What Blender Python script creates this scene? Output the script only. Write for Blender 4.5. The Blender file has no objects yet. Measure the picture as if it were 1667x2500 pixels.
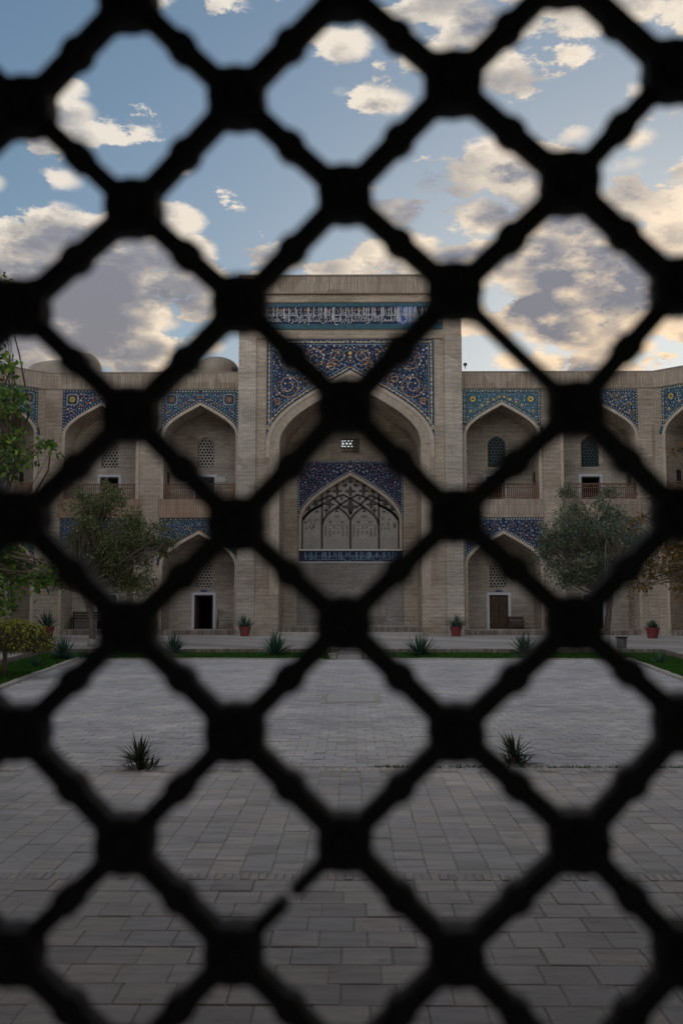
import bpy, math, random
import unicodedata as UD
from math import radians as R, sin, cos, pi, tan, atan, sqrt, hypot
from mathutils import Vector, Matrix
from mathutils.geometry import tessellate_polygon

SC = bpy.context.scene
COL = SC.collection

# ------------------------------------------------------------------ camera
FPX, CX, CY = 2431.0, 833.5, 1250.0          # focal length / centre for a 1667x2500 picture
PITCH, YAW, EYE = R(5.17), R(0.61), 1.7
cd = bpy.data.cameras.new('camera')
cam = bpy.data.objects.new('camera', cd)
COL.objects.link(cam)
cam.location = (0, 0, EYE)
cam.rotation_euler = (R(90) + PITCH, 0, YAW)
cd.sensor_fit = 'VERTICAL'
cd.sensor_height = 36.0
cd.sensor_width = 24.0
cd.lens = 36.0 * FPX / 2500.0
cd.clip_start = 0.03
cd.clip_end = 3000
cd.dof.use_dof = True
cd.dof.focus_distance = 42
cd.dof.aperture_fstop = 4.6
cd.dof.aperture_blades = 9
SC.camera = cam

# ------------------------------------------------------------------ light
SUN_EL, SUN_AZ = R(9.0), R(19.0)             # azimuth measured from +Y towards +X
SKY_STRENGTH = 0.12
SUN_DIR = Vector((sin(SUN_AZ) * cos(SUN_EL), cos(SUN_AZ) * cos(SUN_EL), sin(SUN_EL)))
SC.view_settings.view_transform = 'Standard'
SC.view_settings.look = 'None'
SC.view_settings.exposure = 0.6
SC.view_settings.gamma = 1.0
SC.cycles.max_bounces = 5
SC.cycles.diffuse_bounces = 4
SC.cycles.glossy_bounces = 2
SC.cycles.transmission_bounces = 2
sd = bpy.data.lights.new('sun', 'SUN')
sd.energy = 2.0
sd.angle = R(1.0)
sd.color = (1.0, 0.82, 0.62)
sun = bpy.data.objects.new('sun', sd)
COL.objects.link(sun)
sun.rotation_euler = (-SUN_DIR).to_track_quat('-Z', 'Y').to_euler()
sun.location = (20, 60, 40)


class NT:
    """small helper round a node tree"""
    def __init__(s, tree):
        s.t = tree
        s.t.nodes.clear()

    def n(s, kind, ins=None, **kw):
        nd = s.t.nodes.new(kind)
        for k, v in kw.items():
            setattr(nd, k, v)
        for k, v in (ins or {}).items():
            s.set(nd, k, v)
        return nd

    def set(s, nd, k, v):
        i = nd.inputs[k]
        if isinstance(v, bpy.types.NodeSocket):
            s.t.links.new(v, i)
        elif isinstance(v, bpy.types.Node):
            s.t.links.new(v.outputs[0], i)
        else:
            if isinstance(v, tuple) and len(v) == 3 and len(i.default_value) == 4:
                v = (*v, 1)
            i.default_value = v

    def m(s, op, a, b=None, c=None, clamp=False):
        ins = {0: a}
        if b is not None:
            ins[1] = b
        if c is not None:
            ins[2] = c
        return s.n('ShaderNodeMath', ins, operation=op, use_clamp=clamp).outputs[0]

    def vm(s, op, a, b=None, sc=None):
        ins = {0: a}
        if b is not None:
            ins[1] = b
        nd = s.n('ShaderNodeVectorMath', ins, operation=op)
        if sc is not None:
            s.set(nd, 'Scale', sc)
        return nd.outputs['Value'] if op in ('DOT_PRODUCT', 'LENGTH') else nd.outputs[0]

    def mix(s, f, a, b, mode='MIX'):
        nd = s.n('ShaderNodeMix', data_type='RGBA', blend_type=mode)
        s.set(nd, 0, f)
        s.set(nd, 6, a)
        s.set(nd, 7, b)
        return nd.outputs[2]

    def ramp(s, f, stops, interp='LINEAR'):
        nd = s.n('ShaderNodeValToRGB', {0: f})
        nd.color_ramp.interpolation = interp
        e = nd.color_ramp.elements
        while len(e) < len(stops):
            e.new(0.5)
        for q, (p, c) in zip(e, stops):
            q.position = p
            q.color = (*c, 1) if isinstance(c, tuple) else (c, c, c, 1)
        return nd.outputs[0]

    def noise(s, vec, scale, detail=4.0, rough=0.5, dist=0.0, lac=2.0):
        return s.n('ShaderNodeTexNoise', {'Vector': vec, 'Scale': scale, 'Detail': detail, 'Roughness': rough,
                                          'Distortion': dist, 'Lacunarity': lac}).outputs[0]

    def smooth(s, x, a, b):
        return s.n('ShaderNodeMapRange', {0: x, 1: a, 2: b, 3: 0.0, 4: 1.0}, interpolation_type='SMOOTHSTEP').outputs[0]

    def comb(s, x, y, z):
        return s.n('ShaderNodeCombineXYZ', {0: x, 1: y, 2: z}).outputs[0]


# ------------------------------------------------------------------ sky with evening cumulus
W = bpy.data.worlds.new('World')
SC.world = W
W.use_nodes = True
w = NT(W.node_tree)
tc = w.n('ShaderNodeTexCoord').outputs['Generated']
sky = w.n('ShaderNodeTexSky', sky_type='NISHITA', sun_disc=False, sun_elevation=SUN_EL, sun_rotation=SUN_AZ,
          altitude=400.0, air_density=1.0, dust_density=1.2, ozone_density=2.6)
sp = w.n('ShaderNodeSeparateXYZ', {0: tc})
dz = w.m('MAXIMUM', sp.outputs[2], 0.0)
inv = w.m('DIVIDE', 1.0, w.m('ADD', dz, 0.42))
CLOUD_OFF = (7.7, 1.4, 2.33)
P = w.vm('ADD', w.comb(w.m('MULTIPLY', sp.outputs[0], inv), w.m('MULTIPLY', sp.outputs[1], inv), w.m('MULTIPLY', dz, 1.75)), CLOUD_OFF)
SH = 0.05
P2 = w.vm('ADD', P, (SUN_DIR.x * SH, SUN_DIR.y * SH * 0.4, 0.05))
veil = w.vm('DIVIDE', sky.outputs[0], w.vm('ADD', w.vm('SCALE', sky.outputs[0], sc=0.16), (1.0, 1.0, 1.0)))
veil = w.vm('MULTIPLY', veil, (0.92, 0.98, 1.02))


def cloud_field(v):
    big = w.noise(v, 1.35, 2.0, 0.5)
    fine = w.noise(v, 4.0, 8.0, 0.66)
    puff = w.n('ShaderNodeTexVoronoi', {'Vector': w.vm('ADD', v, w.vm('SCALE', w.comb(fine, fine, fine), sc=0.15)), 'Scale': 15.0},
               feature='F1').outputs[0]
    return w.m('SUBTRACT', w.m('ADD', w.m('MULTIPLY', big, 0.62), w.m('MULTIPLY', fine, 0.7)), w.m('MULTIPLY_ADD', puff, 0.19, -0.083))


f0 = cloud_field(P)
f1 = cloud_field(P2)
dens = w.smooth(f0, 0.604, 0.654)
core = w.smooth(f0, 0.632, 0.765)
rim = w.m('MULTIPLY', w.m('SUBTRACT', f0, f1), 5.5)
cosun = w.m('MAXIMUM', w.vm('DOT_PRODUCT', tc, tuple(SUN_DIR)), 0.0)
glow = w.m('POWER', cosun, 14.0)
lit = w.m('ADD', w.m('MULTIPLY_ADD', core, -0.84, 0.78), rim, clamp=True)
cl = w.ramp(lit, [(0.0, (1.25, 1.34, 1.66)), (0.3, (1.6, 1.67, 1.92)), (0.6, (2.5, 2.42, 2.36)), (1.0, (4.5, 4.15, 3.7))])
cl = w.mix(w.m('MULTIPLY', w.m('MULTIPLY', glow, lit), 0.6), cl, (6.4, 4.9, 3.3))
# front-lit clouds away from the sun, brightened extra to light the facade and court
low = w.m('SUBTRACT', 1.0, w.smooth(dz, 0.18, 0.42))
cl = w.mix(low, cl, w.vm('MULTIPLY', cl, (1.08, 0.97, 0.84)))
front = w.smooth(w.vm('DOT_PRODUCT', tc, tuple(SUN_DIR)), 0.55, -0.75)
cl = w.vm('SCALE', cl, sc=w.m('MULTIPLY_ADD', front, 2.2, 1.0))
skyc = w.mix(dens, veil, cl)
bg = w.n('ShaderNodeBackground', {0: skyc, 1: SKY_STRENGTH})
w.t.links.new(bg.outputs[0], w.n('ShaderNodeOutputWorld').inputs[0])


# ------------------------------------------------------------------ materials
def new_mat(name):
    m = bpy.data.materials.new(name)
    m.use_nodes = True
    return m, NT(m.node_tree)


def finish(t, col, rough=0.8, bump=None, bstr=0.3, bdist=0.01, metal=0.0, spec=0.4, trans=0.0):
    b = t.n('ShaderNodeBsdfPrincipled', {'Base Color': col, 'Roughness': rough, 'Metallic': metal, 'Specular IOR Level': spec})
    if bump is not None:
        t.set(b, 'Normal', t.n('ShaderNodeBump', {'Height': bump, 'Strength': bstr, 'Distance': bdist}).outputs[0])
    out = b.outputs[0]
    if trans:
        tr = t.n('ShaderNodeBsdfTranslucent', {0: col})
        out = t.n('ShaderNodeMixShader', {0: trans, 1: out, 2: tr.outputs[0]}).outputs[0]
    t.t.links.new(out, t.n('ShaderNodeOutputMaterial').inputs[0])


def brick_mat(name, c1, c2, mortar, upright=False, bw=0.27, bh=0.068, stain=1.0):
    m, t = new_mat(name)
    o = t.n('ShaderNodeTexCoord').outputs['Object']
    s = t.n('ShaderNodeSeparateXYZ', {0: o})
    u = t.m('ADD', s.outputs[0], s.outputs[1])
    v = s.outputs[2]
    vec = t.comb(v, u, 0.0) if upright else t.comb(u, v, 0.0)
    wob = t.vm('ADD', vec, t.vm('SCALE', t.n('ShaderNodeTexNoise', {'Vector': o, 'Scale': 2.5, 'Detail': 3.0}).outputs[1], sc=0.03))
    br = t.n('ShaderNodeTexBrick', {'Vector': wob, 'Color1': c1, 'Color2': c2, 'Mortar': mortar, 'Scale': 1.0,
                                    'Mortar Size': 0.011, 'Mortar Smooth': 0.3, 'Bias': 0.0, 'Brick Width': bw, 'Row Height': bh})
    streak = t.noise(t.vm('MULTIPLY', vec, (0.5, 7.0, 1.0) if not upright else (0.5, 7.0, 1.0)), 1.3, 5.0, 0.6)
    col = t.mix(1.0, br.outputs[0], t.ramp(streak, [(0.25, 0.72), (0.5, 1.0), (0.8, 1.22)]), 'MULTIPLY')
    patch = t.noise(o, 0.28, 5.0, 0.62)
    col = t.mix(1.0, col, t.ramp(patch, [(0.28, (0.70, 0.66, 0.62)), (0.42, (0.95, 0.93, 0.92)), (0.55, (1.0, 1.0, 1.0)), (0.72, (1.25, 1.21, 1.17))]), 'MULTIPLY')
    vo = t.n('ShaderNodeTexVoronoi', {'Vector': t.vm('MULTIPLY', wob, (1.0, 1.6, 1.0)), 'Scale': 0.42}, feature='F1', distance='CHEBYCHEV')
    vs_ = t.n('ShaderNodeSeparateColor', {0: vo.outputs['Color']})
    col = t.mix(1.0, col, t.ramp(vs_.outputs[0], [(0.0, (0.80, 0.77, 0.74)), (0.35, (0.97, 0.96, 0.95)), (0.65, (1.02, 1.02, 1.02)), (1.0, (1.17, 1.16, 1.15))]), 'MULTIPLY')
    grime = t.noise(t.vm('MULTIPLY', o, (1.0, 1.0, 0.25)), 0.9, 6.0, 0.65)
    col = t.mix(t.m('MULTIPLY', t.smooth(grime, 0.55, 0.76), 0.5 * stain), col, (0.12, 0.105, 0.09))
    white = t.noise(t.vm('MULTIPLY', o, (1.0, 1.0, 2.6)), 1.7, 6.0, 0.7)
    low = t.m('SUBTRACT', 1.0, t.smooth(v, 0.6, 4.0))
    col = t.mix(t.m('MULTIPLY', t.m('MULTIPLY', t.smooth(white, 0.6, 0.72), low), 0.6), col, (0.5, 0.48, 0.45))
    finish(t, col, 0.88, t.m('ADD', br.outputs[1], t.m('MULTIPLY', streak, -0.8)), 0.5, 0.012, spec=0.25)
    return m


def plain(name, col, rough=0.7, var=0.25, scale=4.0, bstr=0.15, metal=0.0, spec=0.4, rnd=None):
    m, t = new_mat(name)
    o = t.n('ShaderNodeTexCoord').outputs['Object']
    n = t.noise(o, scale, 6.0, 0.6)
    c = t.mix(1.0, col, t.ramp(n, [(0.25, 1.0 - var), (0.75, 1.0 + var)]), 'MULTIPLY')
    if rnd:
        r = t.n('ShaderNodeNewGeometry').outputs['Random Per Island']
        c = t.mix(1.0, c, t.ramp(r, [(0.0, 1.0 - rnd), (1.0, 1.0 + rnd)]), 'MULTIPLY')
    finish(t, c, rough, n, bstr, 0.01, metal, spec)
    return m


def leaf_mat(name, stops, rough=0.55, trans=0.38):
    m, t = new_mat(name)
    r = t.n('ShaderNodeNewGeometry').outputs['Random Per Island']
    finish(t, t.ramp(r, stops), rough, trans=trans, spec=0.35)
    return m


def paving_mat(name, base, rnd, warm=0.5):
    """rnd: 'object' for single tiles, 'island' for joined ones"""
    m, t = new_mat(name)
    r = (t.n('ShaderNodeObjectInfo').outputs['Random'] if rnd == 'object'
         else t.n('ShaderNodeNewGeometry').outputs['Random Per Island'])
    pos = t.n('ShaderNodeNewGeometry').outputs['Position']
    b = Vector(base)
    c = t.ramp(r, [(0.0, tuple(b * 0.80)), (0.12, tuple(b * 0.93)), (0.4, (b.x * 0.98, b.y * 1.0, b.z * 1.06)),
                   (0.7, (b.x * 1.08, b.y * 1.04, b.z * 0.98)), (0.93, tuple(b * 1.09)), (1.0, (b.x * 1.2, b.y * 1.17, b.z * 1.14))])
    n1 = t.noise(t.vm('MULTIPLY', pos, (0.7, 3.4, 1.0)), 4.0, 8.0, 0.68)
    c = t.mix(1.0, c, t.ramp(n1, [(0.22, 0.55), (0.5, 1.0), (0.8, 1.28)]), 'MULTIPLY')
    n2 = t.noise(pos, 0.55, 5.0, 0.6)
    c = t.mix(1.0, c, t.ramp(n2, [(0.3, (0.76, 0.77, 0.79)), (0.7, (1.2, 1.17, 1.13))]), 'MULTIPLY')
    n3 = t.noise(t.vm('MULTIPLY', pos, (1.0, 1.7, 1.0)), 2.6, 7.0, 0.72)
    c = t.mix(t.m('MULTIPLY', t.smooth(n3, 0.57, 0.72), 0.55), c, (0.15, 0.13, 0.115))
    finish(t, c, t.ramp(n1, [(0.2, 0.52), (0.8, 0.78)]), n1, 0.35, 0.006, spec=0.4)
    return m


M = {}
M['brick'] = brick_mat('brick', (0.565, 0.495, 0.41), (0.43, 0.375, 0.31), (0.19, 0.155, 0.12))
M['brick_grey'] = brick_mat('brick_grey', (0.585, 0.54, 0.475), (0.45, 0.415, 0.365), (0.20, 0.17, 0.14))
M['brick_brown'] = brick_mat('brick_brown', (0.33, 0.26, 0.19), (0.25, 0.195, 0.145), (0.16, 0.13, 0.10))
M['brick_dado'] = brick_mat('brick_dado', (0.36, 0.345, 0.325), (0.28, 0.27, 0.255), (0.16, 0.155, 0.15))
M['soldier'] = brick_mat('soldier', (0.47, 0.40, 0.325), (0.35, 0.295, 0.24), (0.2, 0.175, 0.145), upright=True, bw=0.95, bh=0.085)
M['soldier_pink'] = brick_mat('soldier_pink', (0.45, 0.325, 0.24), (0.36, 0.265, 0.20), (0.22, 0.17, 0.13), upright=True, bw=0.95, bh=0.085)
M['trim'] = plain('trim', (0.47, 0.40, 0.325), 0.85, 0.22, 5.0, 0.4)
M['plaster'] = plain('plaster', (0.36, 0.345, 0.315), 0.9, 0.15, 3.0, 0.2)
M['sill'] = plain('sill', (0.56, 0.55, 0.52), 0.7, 0.15, 6.0)
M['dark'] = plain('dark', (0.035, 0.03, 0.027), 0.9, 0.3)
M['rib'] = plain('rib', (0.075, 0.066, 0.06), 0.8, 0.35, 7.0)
M['roof'] = plain('roof', (0.30, 0.27, 0.23), 0.95, 0.25, 1.5, 0.4)
M['iron'] = plain('iron', (0.035, 0.036, 0.038), 0.62, 0.3, 60.0, 0.2, metal=0.0, spec=0.3)
M['iron_thin'] = plain('iron_thin', (0.03, 0.03, 0.032), 0.5, 0.3, 20.0, 0.1, metal=0.6)
M['navy'] = plain('navy', (0.018, 0.030, 0.070), 0.5, 0.45, 6.0, 0.05, spec=0.2)
M['indigo'] = plain('indigo', (0.022, 0.023, 0.070), 0.5, 0.45, 6.0, 0.05, spec=0.2)
M['midblue'] = plain('midblue', (0.022, 0.056, 0.100), 0.5, 0.45, 6.0, 0.05, spec=0.2)
M['teal'] = plain('teal', (0.040, 0.112, 0.150), 0.5, 0.40, 9.0, 0.05, spec=0.2)
M['dark_teal'] = plain('dark_teal', (0.014, 0.042, 0.055), 0.35, 0.3, 9.0, 0.05)
M['tealgreen'] = plain('tealgreen', (0.03, 0.16, 0.15), 0.3, 0.35, 9.0, 0.05, spec=0.5)
M['repair'] = plain('repair', (0.055, 0.095, 0.36), 0.5, 0.3, 6.0, 0.05, spec=0.2)
M['white'] = plain('white', (0.46, 0.48, 0.50), 0.5, 0.2, 9.0, 0.03, spec=0.2, rnd=0.25)
M['pale'] = plain('pale', (0.17, 0.25, 0.34), 0.5, 0.25, 9.0, 0.03, spec=0.2, rnd=0.3)
M['orange'] = plain('orange', (0.42, 0.20, 0.065), 0.35, 0.3, 9.0, 0.03, rnd=0.25)
M['rust'] = plain('rust', (0.27, 0.095, 0.05), 0.4, 0.3, 9.0, 0.03, rnd=0.25)
M['yellow'] = plain('yellow', (0.55, 0.36, 0.06), 0.35, 0.3, 9.0, 0.03, rnd=0.25)
M['blackglaze'] = plain('blackglaze', (0.030, 0.034, 0.05), 0.3, 0.3, 9.0, 0.03)
M['wood'] = plain('wood', (0.17, 0.095, 0.062), 0.6, 0.35, 8.0, 0.2)
M['door_wood'] = plain('door_wood', (0.06, 0.036, 0.02), 0.55, 0.35, 5.0, 0.2)
M['old_wood'] = plain('old_wood', (0.06, 0.045, 0.035), 0.75, 0.3, 6.0, 0.2)
M['white_frame'] = plain('white_frame', (0.60, 0.64, 0.72), 0.5, 0.1, 5.0)
M['sign_blue'] = plain('sign_blue', (0.02, 0.06, 0.2), 0.35, 0.1, 5.0)
M['mat_blue'] = plain('mat_blue', (0.02, 0.05, 0.12), 0.9, 0.3, 12.0)
M['paper'] = plain('paper', (0.55, 0.57, 0.52), 0.5, 0.2, 14.0)
M['terracotta'] = plain('terracotta', (0.21, 0.045, 0.047), 0.6, 0.25, 6.0, 0.1)
M['soil'] = plain('soil', (0.06, 0.045, 0.033), 0.95, 0.4, 8.0, 0.5)
M['joint'] = plain('joint', (0.36, 0.335, 0.31), 0.95, 0.4, 6.0, 0.4)
M['stone'] = plain('stone', (0.40, 0.38, 0.35), 0.8, 0.25, 5.0, 0.35)
M['slab'] = plain('slab', (0.43, 0.43, 0.43), 0.65, 0.15, 5.0, 0.2)
M['ground'] = plain('ground', (0.22, 0.19, 0.15), 0.95, 0.3, 0.2, 0.3)
M['metal_bin'] = plain('metal_bin', (0.17, 0.18, 0.20), 0.5, 0.2, 9.0, 0.05, metal=0.5)
M['bark'] = plain('bark', (0.15, 0.125, 0.10), 0.9, 0.4, 7.0, 0.7)
M['bark_white'] = plain('bark_white', (0.36, 0.34, 0.31), 0.9, 0.35, 6.0, 0.6)
TILE = (0.465, 0.455, 0.45)
M['tile_one'] = paving_mat('tile_one', TILE, 'object')
M['tile_many'] = paving_mat('tile_many', TILE, 'island')
WARM = (0.47, 0.445, 0.425)
M['tile_warm_one'] = paving_mat('tile_warm_one', WARM, 'object')
M['tile_warm_many'] = paving_mat('tile_warm_many', WARM, 'island')
COURT = (0.48, 0.487, 0.505)
M['court_one'] = paving_mat('court_one', COURT, 'object')
M['court_many'] = paving_mat('court_many', COURT, 'island')
M['terrace'] = brick_mat('terrace', (0.40, 0.39, 0.385), (0.36, 0.35, 0.345), (0.24, 0.235, 0.23), bw=0.25, bh=0.25, stain=0.5)
M['riser'] = plain('riser', (0.21, 0.18, 0.155), 0.85, 0.3, 4.0, 0.4, rnd=0.4)
M['grass'] = leaf_mat('grass', [(0.0, (0.02, 0.085, 0.008)), (0.6, (0.04, 0.16, 0.014)), (1.0, (0.075, 0.2, 0.025))], 0.6, 0.3)
M['leaf_olive'] = leaf_mat('leaf_olive', [(0.0, (0.067, 0.094, 0.036)), (0.45, (0.135, 0.175, 0.067)), (0.8, (0.225, 0.248, 0.131)),
                                          (0.94, (0.360, 0.371, 0.202)), (1.0, (0.450, 0.428, 0.123))])
M['leaf_grey'] = leaf_mat('leaf_grey', [(0.0, (0.065, 0.098, 0.060)), (0.5, (0.140, 0.191, 0.117)), (0.85, (0.244, 0.291, 0.198)), (1.0, (0.372, 0.360, 0.198))])
M['leaf_bright'] = leaf_mat('leaf_bright', [(0.0, (0.045, 0.112, 0.020)), (0.5, (0.101, 0.223, 0.036)), (0.85, (0.203, 0.344, 0.053)), (1.0, (0.405, 0.466, 0.081))], 0.4, 0.35)
M['leaf_autumn'] = leaf_mat('leaf_autumn', [(0.0, (0.062, 0.069, 0.022)), (0.5, (0.150, 0.112, 0.031)), (0.8, (0.275, 0.138, 0.027)), (1.0, (0.350, 0.213, 0.037))])
M['leaf_dull'] = leaf_mat('leaf_dull', [(0.0, (0.050, 0.046, 0.020)), (0.6, (0.101, 0.089, 0.043)), (1.0, (0.151, 0.131, 0.061))])
M['leaf_lime'] = leaf_mat('leaf_lime', [(0.0, (0.187, 0.230, 0.031)), (0.6, (0.346, 0.389, 0.043)), (1.0, (0.518, 0.518, 0.072))], 0.5, 0.3)
M['yucca'] = leaf_mat('yucca', [(0.0, (0.027, 0.068, 0.042)), (0.6, (0.053, 0.123, 0.084)), (1.0, (0.112, 0.195, 0.143))], 0.5, 0.1)
M['palm'] = leaf_mat('palm', [(0.0, (0.022, 0.038, 0.016)), (0.6, (0.045, 0.072, 0.032)), (1.0, (0.088, 0.112, 0.056))], 0.5, 0.1)


# ------------------------------------------------------------------ geometry helpers
class MB:
    """collects faces; build() links them as ONE mesh object"""
    def __init__(s):
        s.v, s.f, s.mi = [], [], []
        s.cur = 0

    def add(s, vs, fs):
        b = len(s.v)
        s.v.extend(tuple(q) for q in vs)
        for f in fs:
            s.f.append(tuple(b + i for i in f))
            s.mi.append(s.cur)
        return b

    def box(s, x0, x1, y0, y1, z0, z1, mt=None):
        vs = [(x, y, z) for z in (z0, z1) for y in (y0, y1) for x in (x0, x1)]
        if mt is not None:
            vs = [mt @ Vector(q) for q in vs]
        s.add(vs, [(0, 2, 3, 1), (4, 5, 7, 6), (0, 1, 5, 4), (1, 3, 7, 5), (3, 2, 6, 7), (2, 0, 4, 6)])

    def plate(s, outer, holes, y0, y1, back=True):
        """flat piece in x/z with holes, front face at y0 and back face at y1"""
        loops = [outer] + list(holes)
        tri = tessellate_polygon([[Vector((x, z, 0)) for x, z in lp] for lp in loops])
        flat = [p for lp in loops for p in lp]
        s.add([(x, y0, z) for x, z in flat], tri)
        if back:
            s.add([(x, y1, z) for x, z in flat], [t[::-1] for t in tri])
        for lp in loops:
            n = len(lp)
            vs = [(x, y0, z) for x, z in lp] + [(x, y1, z) for x, z in lp]
            s.add(vs, [(i, (i + 1) % n, n + (i + 1) % n, n + i) for i in range(n)])

    def band(s, inner, outer, y0, y1):
        """strip between two open polylines of equal length, with thickness"""
        n = len(inner)
        vs = [(x, y0, z) for x, z in inner] + [(x, y0, z) for x, z in outer] + \
             [(x, y1, z) for x, z in inner] + [(x, y1, z) for x, z in outer]
        fs = []
        for i in range(n - 1):
            fs += [(i, i + 1, n + i + 1, n + i), (i, 2 * n + i, 2 * n + i + 1, i + 1), (n + i, n + i + 1, 3 * n + i + 1, 3 * n + i)]
        s.add(vs, fs)

    def tube(s, pts, rad, n=7, cap=True):
        pts = [Vector(p) for p in pts]
        if not isinstance(rad, (list, tuple)):
            rad = [rad] * len(pts)
        b = len(s.v)
        up = Vector((0, 0, 1))
        for i, p in enumerate(pts):
            d = pts[min(i + 1, len(pts) - 1)] - pts[max(i - 1, 0)]
            d.normalize()
            a = d.cross(up if abs(d.z) < 0.95 else Vector((1, 0, 0)))
            a.normalize()
            c = d.cross(a)
            for k in range(n):
                q = p + (a * cos(2 * pi * k / n) + c * sin(2 * pi * k / n)) * rad[i]
                s.v.append(tuple(q))
        fs = []
        for i in range(len(pts) - 1):
            for k in range(n):
                k2 = (k + 1) % n
                fs.append((b + i * n + k, b + i * n + k2, b + (i + 1) * n + k2, b + (i + 1) * n + k))
        if cap:
            fs.append(tuple(b + k for k in range(n))[::-1])
            fs.append(tuple(b + (len(pts) - 1) * n + k for k in range(n)))
        s.f += fs
        s.mi += [s.cur] * len(fs)

    def lathe(s, prof, n=20, cx=0.0, cy=0.0):
        vs = [(cx + r * cos(2 * pi * k / n), cy + r * sin(2 * pi * k / n), z) for r, z in prof for k in range(n)]
        fs = []
        for i in range(len(prof) - 1):
            for k in range(n):
                k2 = (k + 1) % n
                fs.append((i * n + k, i * n + k2, (i + 1) * n + k2, (i + 1) * n + k))
        s.add(vs, fs)

    def disc(s, x, y, z, r, n=7, a0=0.0):
        s.add([(x + r * cos(a0 + 2 * pi * k / n), y, z + r * sin(a0 + 2 * pi * k / n)) for k in range(n)], [tuple(range(n))])

    def ribbon(s, pts, wid, y):
        vs = []
        for i, (x, z) in enumerate(pts):
            a, b = pts[max(i - 1, 0)], pts[min(i + 1, len(pts) - 1)]
            dx, dz_ = b[0] - a[0], b[1] - a[1]
            l = hypot(dx, dz_) or 1
            nx, nz = -dz_ / l * wid / 2, dx / l * wid / 2
            vs += [(x + nx, y, z + nz), (x - nx, y, z - nz)]
        s.add(vs, [(2 * i, 2 * i + 1, 2 * i + 3, 2 * i + 2) for i in range(len(pts) - 1)])

    def mesh(s, name, mats, smooth=False):
        me = bpy.data.meshes.new(name)
        me.from_pydata(s.v, [], s.f)
        for m in (mats if isinstance(mats, (list, tuple)) else [mats]):
            me.materials.append(m)
        if any(s.mi):
            me.polygons.foreach_set('material_index', s.mi)
        if smooth:
            me.polygons.foreach_set('use_smooth', [True] * len(s.f))
        me.update()
        return me

    def build(s, name, mats, parent=None, kind=None, smooth=False, loc=None):
        return link(name, s.mesh(name, mats, smooth), parent, kind, loc)


def link(name, me, parent=None, kind=None, loc=None):
    o = bpy.data.objects.new(name, me)
    COL.objects.link(o)
    if parent:
        o.parent = parent
    if loc is not None:
        o.location = loc
    if kind:
        o['kind'] = kind
    return o


def tag(o, label, cat, group=None):
    o['label'] = label
    o['category'] = cat
    if group:
        o['group'] = group
    return o


def thing(name, label, cat, loc=(0, 0, 0), rotz=0.0, group=None):
    o = bpy.data.objects.new(name, None)
    COL.objects.link(o)
    o.location = loc
    o.rotation_euler = (0, 0, rotz)
    return tag(o, label, cat, group)


def struct(name, mb, mats):
    return mb.build(name, mats, None, 'structure')


def boxpart(name, mat, parent, *dims, kind=None):
    b = MB()
    b.box(*dims)
    return b.build(name, mat, parent, kind)


def at(px, py, Y=None, Z=None):
    """point of the photographed place seen at a photo pixel, on the plane y=Y or z=Z"""
    x, y = (px - CX) / FPX, (py - CY) / FPX
    d = Vector((x, cos(PITCH) + sin(PITCH) * y, sin(PITCH) - cos(PITCH) * y))
    d = Vector((cos(YAW) * d.x - sin(YAW) * d.y, sin(YAW) * d.x + cos(YAW) * d.y, d.z))
    k = Y / d.y if Y is not None else (Z - EYE) / d.z
    return Vector((d.x * k, d.y * k, EYE + d.z * k))


def arch(hw, apex, rise=0.88, n=12, cx=0.0):
    """keel arch, from right springing over the apex to left springing"""
    zs = apex - rise * hw
    P0, P1, P2, P3 = (1, 0), (1, 0.36), (0.55, rise - 0.55 * 0.56), (0, rise)
    r = []
    for i in range(n + 1):
        t = i / n
        a, b, c, d = (1 - t) ** 3, 3 * t * (1 - t) ** 2, 3 * t * t * (1 - t), t ** 3
        r.append((a * P0[0] + b * P1[0] + c * P2[0] + d * P3[0], a * P0[1] + b * P1[1] + c * P2[1] + d * P3[1]))
    right = [(cx + x * hw, zs + z * hw) for x, z in r]
    left = [(cx - x * hw, zs + z * hw) for x, z in r[:-1]][::-1]
    return right + left


def arched_opening(hw, z0, apex, cx=0.0, n=12, rise=0.88):
    return [(cx - hw, z0), (cx + hw, z0)] + arch(hw, apex, rise, n, cx)


def offset_line(pts, d):
    out = []
    for i, (x, z) in enumerate(pts):
        a, b = pts[max(i - 1, 0)], pts[min(i + 1, len(pts) - 1)]
        dx, dz_ = b[0] - a[0], b[1] - a[1]
        l = hypot(dx, dz_) or 1
        out.append((x + dz_ / l * d, z - dx / l * d))
    return out


def resample(pts, step):
    out, acc = [], 0.0
    for (x0, z0), (x1, z1) in zip(pts, pts[1:]):
        l = hypot(x1 - x0, z1 - z0)
        while acc <= l and l > 0:
            out.append((x0 + (x1 - x0) * acc / l, z0 + (z1 - z0) * acc / l))
            acc += step
        acc -= l
    return out


# ------------------------------------------------------------------ glazed tile panels
INLAY = ['white', 'pale', 'orange', 'yellow', 'tealgreen', 'blackglaze', 'rust', 'teal']


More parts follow.
